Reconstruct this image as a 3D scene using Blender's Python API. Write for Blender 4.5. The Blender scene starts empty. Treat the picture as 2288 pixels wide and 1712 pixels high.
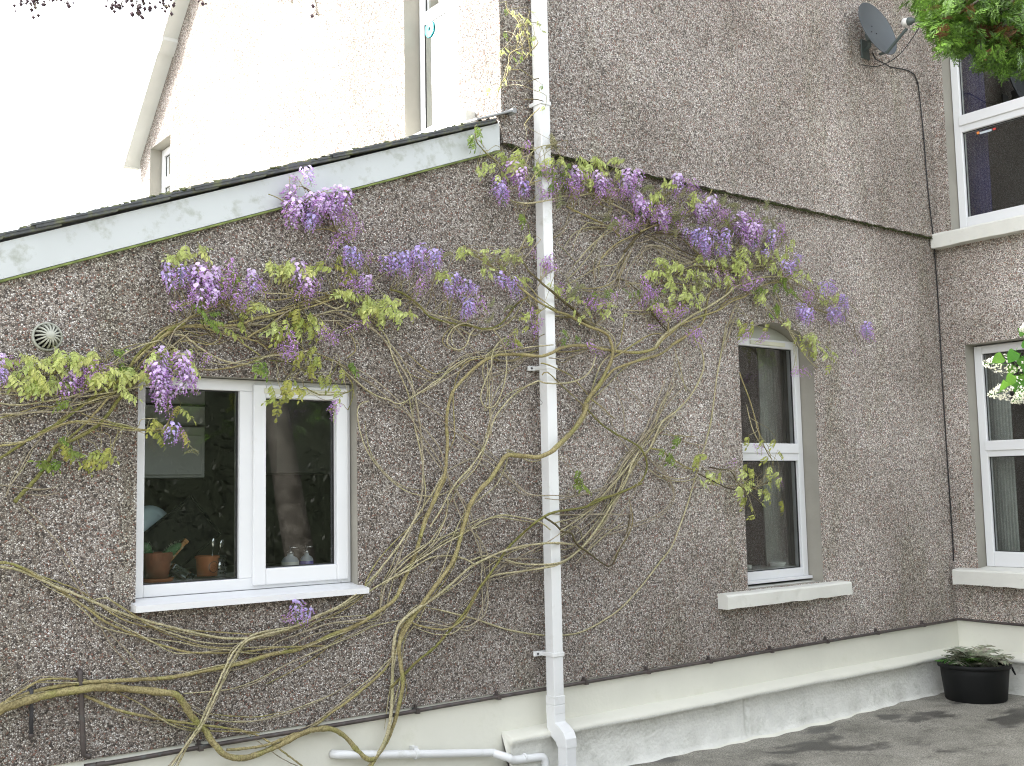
import bpy, bmesh, math, random
from mathutils import Vector, Matrix, Euler
random.seed(7)
R = math.radians
scene = bpy.context.scene
COL = scene.collection

# ------------------------------------------------------------------ camera
FOCAL, YAW, PITCH, ROLL = 2450.0, 0.656772, 0.0964758, -0.0201909
EYE = Vector((0, 0, 1.62))
_cy, _sy = math.cos(YAW), math.sin(YAW)
FWD = Vector((_sy * math.cos(PITCH), _cy * math.cos(PITCH), math.sin(PITCH)))
_r0 = Vector((_cy, -_sy, 0)); _u0 = _r0.cross(FWD)
RIGHT = math.cos(ROLL) * _r0 + math.sin(ROLL) * _u0
UP = -math.sin(ROLL) * _r0 + math.cos(ROLL) * _u0
cd = bpy.data.cameras.new('camera'); cam = bpy.data.objects.new('camera', cd); COL.objects.link(cam)
cam.matrix_world = Matrix(((RIGHT.x, UP.x, -FWD.x, EYE.x), (RIGHT.y, UP.y, -FWD.y, EYE.y), (RIGHT.z, UP.z, -FWD.z, EYE.z), (0, 0, 0, 1)))
cd.sensor_width = 36; cd.sensor_fit = 'HORIZONTAL'; cd.lens = FOCAL * 36 / 2288
cd.clip_start = 0.05; cd.clip_end = 500
scene.camera = cam

# ------------------------------------------------------------------ sky, sun, exposure
SUN_DIR = Vector((-0.52, 0.54, 0.66)).normalized()
w = bpy.data.worlds.new('World'); scene.world = w; w.use_nodes = True
nt = w.node_tree; bg = nt.nodes['Background']
sky = nt.nodes.new('ShaderNodeTexSky'); sky.sky_type = 'NISHITA'; sky.sun_disc = False
sky.sun_elevation = math.asin(SUN_DIR.z); sky.sun_rotation = math.atan2(SUN_DIR.x, SUN_DIR.y)
sky.air_density = 1.0; sky.dust_density = 4.0; sky.ozone_density = 1.0
hs = nt.nodes.new('ShaderNodeHueSaturation'); hs.inputs['Saturation'].default_value = 0.24   # thin white overcast veil
nt.links.new(sky.outputs[0], hs.inputs['Color']); nt.links.new(hs.outputs[0], bg.inputs[0])
bg.inputs[1].default_value = 0.15
sd = bpy.data.lights.new('sun', 'SUN'); sd.energy = 2.0; sd.angle = R(0.6); sd.color = (1, .95, .87)
so = bpy.data.objects.new('sun', sd); COL.objects.link(so)
so.rotation_euler = SUN_DIR.to_track_quat('Z', 'Y').to_euler(); so.location = (-10, 10, 15)
vs = scene.view_settings; vs.view_transform = 'Standard'; vs.look = 'None'; vs.gamma = 1; vs.use_curve_mapping = False
vs.exposure = 2.55
scene.cycles.use_denoising = True; scene.cycles.denoising_prefilter = 'NONE'; scene.cycles.denoising_input_passes = 'RGB_ALBEDO_NORMAL'; scene.cycles.filter_width = 1.1

# ------------------------------------------------------------------ helpers
REG = {'A': (0, 0, 2.586), 'B': (700, 0, 2.586), 'C': (1488, 0, 2.586), 'D': (0, 560, 2.586), 'E': (700, 560, 2.586), 'F': (1488, 560, 2.586),
       'G': (0, 1072, 2.586), 'H': (700, 1072, 2.586), 'I': (1488, 1072, 2.586), 'J': (1040, 280, 4.868), 'K': (1440, 380, 4.138),
       'L': (600, 360, 4.598), 'M': (340, 520, 4.138), 'N': (0, 740, 4.598), 'O': (980, 540, 4.138), 'Q': (1200, 780, 3.448),
       'T': (1040, 0, 5.518), 'S': (0, 0, 1.0)}
def src(r, x, y):
    a, b, s = REG[r]; return a + x / s, b + y / s
def ray(px, py):
    return RIGHT * ((px - 1144) / FOCAL) - UP * ((py - 856) / FOCAL) + FWD
def atY(px, py, Y):
    d = ray(px, py); return EYE + d * (Y / d.y)
def atX(px, py, X):
    d = ray(px, py); return EYE + d * (X / d.x)
def atD(px, py, D):
    return EYE + ray(px, py) * D
def depth(p): return (Vector(p) - EYE).dot(FWD)

def link(name, me, parent=None, mat=None):
    o = bpy.data.objects.new(name, me); COL.objects.link(o)
    if mat is not None and me is not None and not me.materials:
        for m in (mat if isinstance(mat, (list, tuple)) else [mat]): me.materials.append(m)
    if parent: o.parent = parent
    return o
def thing(name, label, cat, loc=(0, 0, 0), group=None):
    o = bpy.data.objects.new(name, None); COL.objects.link(o); o.location = loc
    o['label'] = label; o['category'] = cat
    if group: o['group'] = group
    return o
def tag(o, label, cat, group=None):
    o['label'] = label; o['category'] = cat
    if group: o['group'] = group
    return o
class MB:
    """collects simple shapes into one mesh"""
    def __init__(s): s.v = []; s.f = []; s.m = []
    def add(s, vs, fs, mi=0):
        b = len(s.v); s.v += [tuple(v) for v in vs]; s.f += [tuple(i + b for i in f) for f in fs]; s.m += [mi] * len(fs); return s
    def box(s, a, b, mi=0):
        (x0, y0, z0), (x1, y1, z1) = a, b
        vs = [(x0, y0, z0), (x1, y0, z0), (x1, y1, z0), (x0, y1, z0), (x0, y0, z1), (x1, y0, z1), (x1, y1, z1), (x0, y1, z1)]
        return s.add(vs, [(3, 2, 1, 0), (4, 5, 6, 7), (0, 1, 5, 4), (1, 2, 6, 5), (2, 3, 7, 6), (3, 0, 4, 7)], mi)
    def tube(s, pts, rad, n=8, mi=0, caps=True):
        pts = [Vector(p) for p in pts]; N = len(pts)
        if not isinstance(rad, (list, tuple)): rad = [rad] * N
        t0 = (pts[1] - pts[0]).normalized()
        a = t0.orthogonal().normalized()
        vs = []
        for i, p in enumerate(pts):
            t = (pts[min(i + 1, N - 1)] - pts[max(i - 1, 0)])
            if t.length < 1e-9: t = t0
            t.normalize(); a = (a - t * a.dot(t))
            if a.length < 1e-6: a = t.orthogonal()
            a.normalize(); b = t.cross(a)
            for k in range(n):
                q = 2 * math.pi * k / n; vs.append(p + (a * math.cos(q) + b * math.sin(q)) * rad[i])
        fs = [(i * n + k, i * n + (k + 1) % n, (i + 1) * n + (k + 1) % n, (i + 1) * n + k) for i in range(N - 1) for k in range(n)]
        if caps: fs += [tuple(range(n - 1, -1, -1)), tuple((N - 1) * n + k for k in range(n))]
        return s.add(vs, fs, mi)
    def lathe(s, prof, c=(0, 0, 0), n=24, mi=0, ax=None):
        c = Vector(c); vs = []; M = ax.to_3x3() if ax is not None else Matrix.Identity(3)
        for r, z in prof:
            for k in range(n):
                q = 2 * math.pi * k / n; vs.append(c + M @ Vector((r * math.cos(q), r * math.sin(q), z)))
        fs = [(i * n + k, i * n + (k + 1) % n, (i + 1) * n + (k + 1) % n, (i + 1) * n + k) for i in range(len(prof) - 1) for k in range(n)]
        return s.add(vs, fs, mi)
    def mesh(s, name, smooth=False):
        me = bpy.data.meshes.new(name); me.from_pydata(s.v, [], s.f)
        me.polygons.foreach_set('material_index', s.m)
        if smooth: me.polygons.foreach_set('use_smooth', [True] * len(s.f))
        me.update(); return me
    def build(s, name, mat, parent=None, smooth=False, bevel=0):
        o = link(name, s.mesh(name, smooth), parent, mat)
        if bevel:
            b = o.modifiers.new('bevel', 'BEVEL'); b.width = bevel; b.segments = 2; b.limit_method = 'ANGLE'
        return o
def catmull(P, step):
    P = [Vector(p) for p in P]; out = []
    for i in range(len(P) - 1):
        p0, p1, p2, p3 = P[max(i - 1, 0)], P[i], P[i + 1], P[min(i + 2, len(P) - 1)]
        n = max(1, int((p2 - p1).length / step))
        for k in range(n):
            t = k / n
            out.append(.5 * ((2 * p1) + (p2 - p0) * t + (2 * p0 - 5 * p1 + 4 * p2 - p3) * t * t + (3 * p1 - p0 - 3 * p2 + p3) * t ** 3))
    out.append(P[-1]); return out
def sheet(name, mat, parent, outer, holes, to3):
    """flat polygon with holes"""
    bm = bmesh.new(); es = []
    for loop in [outer] + holes:
        vs = [bm.verts.new(to3(*p)) for p in loop]
        es += [bm.edges.new((vs[i], vs[(i + 1) % len(vs)])) for i in range(len(vs))]
    bmesh.ops.triangle_fill(bm, use_beauty=True, use_dissolve=False, edges=es)
    me = bpy.data.meshes.new(name); bm.to_mesh(me); bm.free()
    return link(name, me, parent, mat)
def ring(loop, to3, d0, d1):
    """tube of faces joining a loop at depth d0 to depth d1"""
    m = MB(); n = len(loop)
    m.add([to3(p[0], p[1], d0) for p in loop] + [to3(p[0], p[1], d1) for p in loop], [(i, (i + 1) % n, n + (i + 1) % n, n + i) for i in range(n)])
    return m

# ------------------------------------------------------------------ materials
def newmat(name):
    m = bpy.data.materials.new(name); m.use_nodes = True
    n = m.node_tree; b = n.nodes['Principled BSDF']; return m, n, b
def N(n, t, **k):
    o = n.nodes.new('ShaderNode' + t)
    for a, v in k.items(): setattr(o, a, v)
    return o
def ramp(n, stops, interp='LINEAR'):
    r = N(n, 'ValToRGB'); r.color_ramp.interpolation = interp; e = r.color_ramp.elements
    while len(e) > 1: e.remove(e[-1])
    e[0].position = stops[0][0]; e[0].color = (*stops[0][1], 1)
    for p, c in stops[1:]:
        q = e.new(p); q.color = (*c, 1)
    return r
def simple(name, col, rough=.5, var=.12, scale=6, spec=.5, bump=0, bscale=60, metal=0, dirt=None, dscale=2.5, dlo=.5, dhi=.75):
    m, n, b = newmat(name)
    tc = N(n, 'TexCoord'); ns = N(n, 'TexNoise'); ns.inputs['Scale'].default_value = scale; ns.inputs['Detail'].default_value = 5
    n.links.new(tc.outputs['Object'], ns.inputs['Vector'])
    lo = tuple(c * (1 - var) for c in col); hi = tuple(min(1, c * (1 + var)) for c in col)
    r = ramp(n, [(.3, lo), (.7, hi)]); n.links.new(ns.outputs['Fac'], r.inputs[0]); out = r.outputs[0]
    if dirt:
        n2 = N(n, 'TexNoise'); n2.inputs['Scale'].default_value = dscale; n2.inputs['Detail'].default_value = 9; n2.inputs['Roughness'].default_value = .7
        n.links.new(tc.outputs['Object'], n2.inputs['Vector'])
        r2 = ramp(n, [(dlo, (0, 0, 0)), (dhi, (1, 1, 1))]); n.links.new(n2.outputs['Fac'], r2.inputs[0])
        mx = N(n, 'MixRGB'); mx.inputs[2].default_value = (*dirt, 1); n.links.new(r2.outputs[0], mx.inputs[0]); n.links.new(out, mx.inputs[1]); out = mx.outputs[0]
    n.links.new(out, b.inputs['Base Color']); b.inputs['Roughness'].default_value = rough; b.inputs['Metallic'].default_value = metal
    b.inputs['Specular IOR Level'].default_value = spec
    if bump:
        n3 = N(n, 'TexNoise'); n3.inputs['Scale'].default_value = bscale; n3.inputs['Detail'].default_value = 6
        n.links.new(tc.outputs['Object'], n3.inputs['Vector'])
        bp = N(n, 'Bump'); bp.inputs['Strength'].default_value = bump; bp.inputs['Distance'].default_value = .01
        n.links.new(n3.outputs['Fac'], bp.inputs['Height']); n.links.new(bp.outputs[0], b.inputs['Normal'])
    return m
def pebbledash():
    m, n, b = newmat('pebbledash'); L = n.links.new
    tc = N(n, 'TexCoord')
    wn = N(n, 'TexNoise'); wn.inputs['Scale'].default_value = 40; L(tc.outputs['Object'], wn.inputs['Vector'])
    mp = N(n, 'MixRGB'); mp.inputs[0].default_value = .012; L(tc.outputs['Object'], mp.inputs[1]); L(wn.outputs['Color'], mp.inputs[2])
    vo = N(n, 'TexVoronoi'); vo.inputs['Scale'].default_value = 138; L(mp.outputs[0], vo.inputs['Vector'])
    ve = N(n, 'TexVoronoi', feature='DISTANCE_TO_EDGE'); ve.inputs['Scale'].default_value = 138; L(mp.outputs[0], ve.inputs['Vector'])
    sp = N(n, 'SeparateColor'); L(vo.outputs['Color'], sp.inputs[0])
    r = ramp(n, [(0, (.10, .09, .082)), (.12, (.22, .195, .175)), (.25, (.34, .20, .155)), (.31, (.38, .33, .285)), (.46, (.51, .465, .42)),
                 (.62, (.63, .59, .54)), (.77, (.76, .73, .685)), (.88, (.90, .885, .855))], 'CONSTANT')
    L(sp.outputs[0], r.inputs[0])
    er = ramp(n, [(0.03, (1, 1, 1)), (.12, (0, 0, 0))]); L(ve.outputs['Distance'], er.inputs[0])
    mo = N(n, 'MixRGB'); mo.inputs[2].default_value = (.155, .138, .12, 1); L(er.outputs[0], mo.inputs[0]); L(r.outputs[0], mo.inputs[1])
    # bare sand cement showing between pebbles in places
    bn = N(n, 'TexNoise'); bn.inputs['Scale'].default_value = 24; bn.inputs['Detail'].default_value = 4; L(tc.outputs['Object'], bn.inputs['Vector'])
    br = ramp(n, [(.62, (0, 0, 0)), (.78, (.4, .4, .4))]); L(bn.outputs['Fac'], br.inputs[0])
    bm_ = N(n, 'MixRGB'); bm_.inputs[2].default_value = (.35, .315, .275, 1); L(br.outputs[0], bm_.inputs[0]); L(mo.outputs[0], bm_.inputs[1])
    # brightness painted into the pebble colour: paler to the right, as if better lit
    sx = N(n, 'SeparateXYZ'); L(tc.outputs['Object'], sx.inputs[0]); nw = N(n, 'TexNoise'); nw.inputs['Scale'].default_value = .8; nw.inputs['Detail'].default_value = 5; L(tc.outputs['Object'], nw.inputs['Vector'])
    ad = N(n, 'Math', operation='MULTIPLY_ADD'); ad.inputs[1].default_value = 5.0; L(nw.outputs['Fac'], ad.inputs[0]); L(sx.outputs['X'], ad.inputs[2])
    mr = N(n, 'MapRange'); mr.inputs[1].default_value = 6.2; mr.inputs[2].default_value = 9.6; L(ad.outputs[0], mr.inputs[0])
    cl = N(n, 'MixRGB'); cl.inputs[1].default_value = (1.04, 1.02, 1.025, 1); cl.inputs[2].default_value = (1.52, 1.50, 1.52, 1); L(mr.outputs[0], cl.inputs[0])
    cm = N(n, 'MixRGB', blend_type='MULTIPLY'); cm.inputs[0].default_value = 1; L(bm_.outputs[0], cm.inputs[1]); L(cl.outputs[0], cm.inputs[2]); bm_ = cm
    # broad sooty patches
    wn2 = N(n, 'TexNoise'); wn2.inputs['Scale'].default_value = .9; wn2.inputs['Detail'].default_value = 6; wn2.inputs['Roughness'].default_value = .6
    L(tc.outputs['Object'], wn2.inputs['Vector'])
    wr = ramp(n, [(.36, (.74, .72, .69)), (.62, (1.06, 1.05, 1.04))]); L(wn2.outputs['Fac'], wr.inputs[0])
    wm = N(n, 'MixRGB', blend_type='MULTIPLY'); wm.inputs[0].default_value = 1; L(bm_.outputs[0], wm.inputs[1]); L(wr.outputs[0], wm.inputs[2])
    mp2 = N(n, 'Mapping'); mp2.inputs['Scale'].default_value = (3.2, 3.2, .55); L(tc.outputs['Object'], mp2.inputs[0])
    n5 = N(n, 'TexNoise'); n5.inputs['Scale'].default_value = 1.3; n5.inputs['Detail'].default_value = 7; n5.inputs['Roughness'].default_value = .65; L(mp2.outputs[0], n5.inputs['Vector'])
    r5 = ramp(n, [(.53, (0, 0, 0)), (.70, (.55, .55, .55))]); L(n5.outputs['Fac'], r5.inputs[0])
    ag = N(n, 'MixRGB', blend_type='MULTIPLY'); ag.inputs[2].default_value = (.62, .64, .50, 1); L(r5.outputs[0], ag.inputs[0]); L(wm.outputs[0], ag.inputs[1])
    L(ag.outputs[0], b.inputs['Base Color'])
    b.inputs['Roughness'].default_value = .75; b.inputs['Specular IOR Level'].default_value = .3
    hr = ramp(n, [(0, (0, 0, 0)), (.28, (1, 1, 1))]); L(ve.outputs['Distance'], hr.inputs[0])
    hm = N(n, 'Math', operation='MULTIPLY'); L(hr.outputs[0], hm.inputs[0]); L(sp.outputs[1], hm.inputs[1])
    ha = N(n, 'Math', operation='MULTIPLY_ADD'); ha.inputs[1].default_value = .6; L(hr.outputs[0], ha.inputs[0]); L(hm.outputs[0], ha.inputs[2])
    bp = N(n, 'Bump'); bp.inputs['Strength'].default_value = .9; bp.inputs['Distance'].default_value = .006
    L(ha.outputs[0], bp.inputs['Height']); L(bp.outputs[0], b.inputs['Normal'])
    return m
def glassmat(tint=(.86, .9, .88), gain=1.7):
    m, n, b = newmat('window_glass'); L = n.links.new; n.nodes.remove(b)
    out = n.nodes['Material Output']
    fr = N(n, 'Fresnel'); fr.inputs['IOR'].default_value = 1.5
    mu = N(n, 'Math', operation='MULTIPLY'); mu.inputs[1].default_value = gain; mu.use_clamp = True; L(fr.outputs[0], mu.inputs[0])
    tr = N(n, 'BsdfTransparent'); tr.inputs[0].default_value = (*tint, 1)
    gl = N(n, 'BsdfGlossy'); gl.inputs['Roughness'].default_value = .0; gl.inputs[0].default_value = (.95, .97, .97, 1)
    mx = N(n, 'MixShader'); L(mu.outputs[0], mx.inputs[0]); L(tr.outputs[0], mx.inputs[1]); L(gl.outputs[0], mx.inputs[2]); L(mx.outputs[0], out.inputs[0])
    return m
def foliage(name, col, hv=.05, vv=.5, trans=.35, rough=.5, col2=None):
    m, n, b = newmat(name); L = n.links.new; out = n.nodes['Material Output']
    oi = N(n, 'ObjectInfo'); tc = N(n, 'TexCoord'); ns = N(n, 'TexNoise'); ns.inputs['Scale'].default_value = 30; L(tc.outputs['Object'], ns.inputs['Vector'])
    base = N(n, 'MixRGB'); base.inputs[1].default_value = (*col, 1); base.inputs[2].default_value = (*(col2 or tuple(c * .6 for c in col)), 1)
    rr = ramp(n, [(.35, (0, 0, 0)), (.7, (1, 1, 1))]); L(ns.outputs['Fac'], rr.inputs[0]); L(rr.outputs[0], base.inputs[0])
    hsv = N(n, 'HueSaturation')
    mh = N(n, 'MapRange'); mh.inputs[3].default_value = .5 - hv; mh.inputs[4].default_value = .5 + hv; L(oi.outputs['Random'], mh.inputs[0])
    ge = N(n, 'NewGeometry'); mul = N(n, 'Math', operation='MULTIPLY_ADD'); mul.inputs[1].default_value = 7.31; L(oi.outputs['Random'], mul.inputs[0]); L(ge.outputs['Random Per Island'], mul.inputs[2])
    frc = N(n, 'Math', operation='FRACT'); L(mul.outputs[0], frc.inputs[0])
    mv = N(n, 'MapRange'); mv.inputs[3].default_value = 1 - vv * .6; mv.inputs[4].default_value = 1 + vv * .6; L(frc.outputs[0], mv.inputs[0])
    L(mh.outputs[0], hsv.inputs['Hue']); L(mv.outputs[0], hsv.inputs['Value']); L(base.outputs[0], hsv.inputs['Color'])
    L(hsv.outputs[0], b.inputs['Base Color']); b.inputs['Roughness'].default_value = rough; b.inputs['Specular IOR Level'].default_value = .35
    tl = N(n, 'BsdfTranslucent'); L(hsv.outputs[0], tl.inputs[0])
    mx = N(n, 'MixShader'); mx.inputs[0].default_value = trans; L(b.outputs[0], mx.inputs[1]); L(tl.outputs[0], mx.inputs[2]); L(mx.outputs[0], out.inputs[0])
    return m
M = {}
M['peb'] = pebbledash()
M['cream'] = simple('cream_masonry_paint', (.70, .695, .61), .6, .04, 3, bump=.25, bscale=25, dirt=(.56, .56, .44), dscale=3, dlo=.58, dhi=.85)
M['step'] = simple('grey_masonry_paint', (.68, .68, .63), .65, .06, 12, bump=.6, bscale=45, dirt=(.36, .37, .31), dscale=5, dlo=.56, dhi=.8)
M['upvc'] = simple('white_upvc', (.70, .71, .72), .25, .02, 2, dirt=(.58, .57, .5), dscale=9, dlo=.62, dhi=.9)
M['pipe_w'] = simple('white_plastic_pipe', (.72, .73, .73), .3, .03, 3, dirt=(.40, .40, .33), dscale=5, dlo=.56, dhi=.82)
M['board'] = simple('dirty_white_board', (.50, .53, .53), .45, .05, 3, dirt=(.25, .265, .20), dscale=9, dlo=.53, dhi=.76)
M['green_edge'] = simple('algae_edge', (.16, .20, .06), .9, .4, 20)
M['slate'] = simple('slate', (.075, .08, .085), .6, .35, 9, bump=.3, bscale=40, dirt=(.14, .15, .06), dscale=9, dlo=.5, dhi=.65)
M['moss'] = simple('moss', (.045, .055, .015), .95, .5, 60, bump=.8, bscale=150)
M['reveal'] = simple('smooth_render', (.30, .285, .245), .8, .08, 5, bump=.15, bscale=50)
M['infill'] = simple('painted_infill', (.40, .41, .36), .6, .08, 5)
M['sill'] = simple('painted_stone_sill', (.66, .66, .61), .55, .05, 5, bump=.3, bscale=30, dirt=(.4, .4, .32), dscale=8, dlo=.6, dhi=.85)
M['soffit'] = simple('soffit_board', (.68, .69, .66), .5, .03)
M['seal'] = simple('black_gasket', (.02, .02, .02), .6)
M['glass'] = glassmat(gain=2.3); M['glass_gable'] = glassmat(gain=.7)
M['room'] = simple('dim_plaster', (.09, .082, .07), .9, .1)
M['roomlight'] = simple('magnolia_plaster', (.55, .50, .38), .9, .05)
M['cup'] = simple('grey_cupboard', (.60, .61, .60), .4, .05)
M['worktop'] = simple('dark_worktop', (.05, .045, .04), .3, .2)
M['curtain'] = simple('pale_curtain', (.60, .62, .58), .9, .06, 4)
M['purple_curtain'] = simple('violet_curtain', (.035, .03, .10), .9, .1, 4)
M['copper'] = simple('tarnished_copper', (.085, .07, .065), .5, .3, 20, metal=.35, dirt=(.12, .16, .15), dscale=14, dlo=.55, dhi=.75)
M['iron'] = simple('dark_metal', (.05, .05, .055), .6, .3, 20)
M['dish'] = simple('grey_dish_paint', (.085, .10, .11), .5, .06, 8)
M['dishdark'] = simple('dark_dish_arm', (.07, .09, .085), .5, .1)
M['white'] = simple('white_plastic', (.8, .8, .78), .35, .03)
M['cable'] = simple('black_cable', (.012, .012, .013), .5)
M['vent'] = simple('beige_vent_plastic', (.40, .41, .35), .5, .1, 10, dirt=(.2, .22, .14), dscale=30, dlo=.55, dhi=.75)
M['black'] = simple('black_plastic', (.006, .0065, .0065), .6, .15, 10, spec=.25)
M['soil'] = simple('potting_soil', (.03, .022, .015), .95, .4, 30, bump=.8)
M['terra'] = simple('terracotta', (.42, .15, .06), .75, .12, 15)
M['terra2'] = simple('old_terracotta', (.26, .10, .055), .8, .2, 15)
M['wood'] = simple('pine_strip', (.40, .19, .06), .55, .15, 20)
M['steel'] = simple('bright_steel', (.6, .6, .6), .2, .05, metal=.9)
M['tray'] = simple('black_tray', (.008, .008, .008), .8, spec=.1)
M['plate'] = simple('pale_blue_plate', (.48, .60, .62), .15, .02)
M['cactus'] = simple('cactus_green', (.08, .17, .07), .7, .25, 40)
M['spine'] = simple('cactus_spines', (.5, .52, .4), .8)
M['lotion'] = simple('white_lotion', (.75, .76, .68), .3)
M['lilacsoap'] = simple('violet_soap', (.18, .15, .52), .2)
M['clear'] = glassmat((.8, .84, .84), 2.0)
M['turq'] = simple('turquoise_plastic', (.03, .55, .62), .4)
M['orange'] = simple('orange_print', (.75, .25, .05), .5)
M['red'] = simple('red_print', (.6, .06, .05), .5)
M['bluegrey'] = simple('pale_print', (.5, .55, .6), .5)
def barkmat(name, a, b_, c):
    m, n, b = newmat(name); L = n.links.new; tc = N(n, 'TexCoord')
    n1 = N(n, 'TexNoise'); n1.inputs['Scale'].default_value = 9; n1.inputs['Detail'].default_value = 6; L(tc.outputs['Object'], n1.inputs['Vector'])
    r = ramp(n, [(.32, a), (.5, b_), (.68, c)]); L(n1.outputs['Fac'], r.inputs[0])
    n2 = N(n, 'TexNoise'); n2.inputs['Scale'].default_value = 130; n2.inputs['Detail'].default_value = 4; L(tc.outputs['Object'], n2.inputs['Vector'])
    r2 = ramp(n, [(.36, (.55, .53, .48)), (.62, (1.15, 1.15, 1.15))]); L(n2.outputs['Fac'], r2.inputs[0])
    mm = N(n, 'MixRGB', blend_type='MULTIPLY'); mm.inputs[0].default_value = 1; L(r.outputs[0], mm.inputs[1]); L(r2.outputs[0], mm.inputs[2])
    L(mm.outputs[0], b.inputs['Base Color']); b.inputs['Roughness'].default_value = .7; b.inputs['Specular IOR Level'].default_value = .3
    bp = N(n, 'Bump'); bp.inputs['Strength'].default_value = .5; bp.inputs['Distance'].default_value = .004; L(n2.outputs['Fac'], bp.inputs['Height']); L(bp.outputs[0], b.inputs['Normal'])
    return m
BARK = {'o': barkmat('vine_bark_olive', (.25, .21, .10), (.33, .285, .14), (.27, .265, .09)),
        'g': barkmat('vine_bark_grey', (.31, .27, .19), (.38, .335, .25), (.31, .28, .19)),
        'l': barkmat('vine_bark_light', (.38, .34, .21), (.46, .42, .27), (.35, .335, .18)),
        'd': barkmat('vine_bark_dark', (.075, .055, .035), (.11, .09, .045), (.14, .12, .055)),
        'n': barkmat('vine_bark_green', (.14, .15, .04), (.19, .185, .055), (.21, .18, .07)),
        't': barkmat('tree_bark', (.07, .065, .055), (.12, .11, .095), (.18, .17, .15))}
LEAFM = {0: foliage('young_leaf', (.64, .70, .28), .016, .45, .42, col2=(.50, .57, .18)),
         1: foliage('bronze_leaf', (.46, .48, .14), .02, .5, .38, col2=(.34, .38, .09)),
         2: foliage('green_leaf', (.24, .33, .07), .02, .5, .38, col2=(.16, .24, .05))}
PET = {'pale': foliage('pale_petal', (.82, .70, .92), .012, .2, .35, col2=(.74, .54, .86)),
       'deep': foliage('deep_petal', (.70, .43, .80), .015, .35, .35, col2=(.56, .30, .70)),
       'blue': foliage('blue_petal', (.62, .54, .88), .015, .3, .35, col2=(.50, .40, .80)),
       'catkin': foliage('catkin', (.42, .44, .22), .02, .4, .3, col2=(.32, .29, .20))}
M['conifer'] = foliage('conifer_spray', (.10, .20, .024), .015, .9, .3, col2=(.035, .08, .012))
M['conifer_dead'] = foliage('conifer_dead_spray', (.13, .06, .025), .02, .5, .2)
M['lilac_leaf'] = foliage('lilac_leaf', (.12, .30, .04), .015, .35, .4, col2=(.08, .22, .03))
M['lilac_flower'] = foliage('white_lilac_floret', (.86, .85, .76), .01, .12, .3, col2=(.80, .81, .62))
M['fern'] = foliage('fern_frond', (.30, .36, .24), .03, .6, .25, col2=(.28, .25, .20))
M['fern_green'] = foliage('fern_green', (.10, .26, .05), .02, .4, .3)
M['hedge'] = foliage('hedge_leaf', (.032, .04, .025), .02, .5, .2)
M['bud'] = foliage('purple_bud', (.055, .025, .04), .02, .4, .15)

# ------------------------------------------------------------------ ground
def groundmat():
    m, n, b = newmat('old_asphalt'); L = n.links.new; tc = N(n, 'TexCoord')
    n1 = N(n, 'TexNoise'); n1.inputs['Scale'].default_value = 2.6; n1.inputs['Detail'].default_value = 10; n1.inputs['Roughness'].default_value = .72; L(tc.outputs['Object'], n1.inputs['Vector'])
    r1 = ramp(n, [(.3, (.12, .115, .095)), (.48, (.235, .225, .19)), (.68, (.34, .325, .28))]); L(n1.outputs['Fac'], r1.inputs[0])
    n2 = N(n, 'TexNoise'); n2.inputs['Scale'].default_value = 120; n2.inputs['Detail'].default_value = 4; L(tc.outputs['Object'], n2.inputs['Vector'])
    r2 = ramp(n, [(.35, (.5, .5, .5)), (.65, (1.4, 1.4, 1.4))]); L(n2.outputs['Fac'], r2.inputs[0])
    mm = N(n, 'MixRGB', blend_type='MULTIPLY'); mm.inputs[0].default_value = 1; L(r1.outputs[0], mm.inputs[1]); L(r2.outputs[0], mm.inputs[2])
    # damp patches lying in the hollows
    mp = N(n, 'Mapping'); mp.inputs['Location'].default_value = (.35, .1, 0); mp.inputs['Scale'].default_value = (1.0, 1.7, 1); L(tc.outputs['Object'], mp.inputs[0])
    n3 = N(n, 'TexNoise'); n3.inputs['Scale'].default_value = 1.5; n3.inputs['Detail'].default_value = 7; n3.inputs['Roughness'].default_value = .55; L(mp.outputs[0], n3.inputs['Vector'])
    r3 = ramp(n, [(.545, (0, 0, 0)), (.61, (1, 1, 1))]); L(n3.outputs['Fac'], r3.inputs[0])
    md = N(n, 'MixRGB', blend_type='MULTIPLY'); md.inputs[2].default_value = (.33, .33, .34, 1); L(r3.outputs[0], md.inputs[0]); L(mm.outputs[0], md.inputs[1])
    L(md.outputs[0], b.inputs['Base Color'])
    rr = N(n, 'MapRange'); rr.inputs[3].default_value = .9; rr.inputs[4].default_value = .5; L(r3.outputs[0], rr.inputs[0]); L(rr.outputs[0], b.inputs['Roughness'])
    bp = N(n, 'Bump'); bp.inputs['Strength'].default_value = .5; bp.inputs['Distance'].default_value = .006; L(n2.outputs['Fac'], bp.inputs['Height']); L(bp.outputs[0], b.inputs['Normal'])
    return m
g = MB(); 
def gz(x, y):
    if 2 < x < 9 and 0 < y < 5: return .012 * math.sin(x * 2.1 + y) * math.sin(y * 1.7 + .4)
    return 0
xs = [-150, -40, -10] + [i * .25 for i in range(0, 40)] + [14, 40, 150]; ys = [-150, -40, -10] + [i * .25 for i in range(-4, 21)] + [12, 40, 150]
g.add([(x, y, gz(x, y)) for y in ys for x in xs], [(j * len(xs) + i, j * len(xs) + i + 1, (j + 1) * len(xs) + i + 1, (j + 1) * len(xs) + i) for j in range(len(ys) - 1) for i in range(len(xs) - 1)])
go = g.build('ground', groundmat(), None, True); go['kind'] = 'structure'

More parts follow.
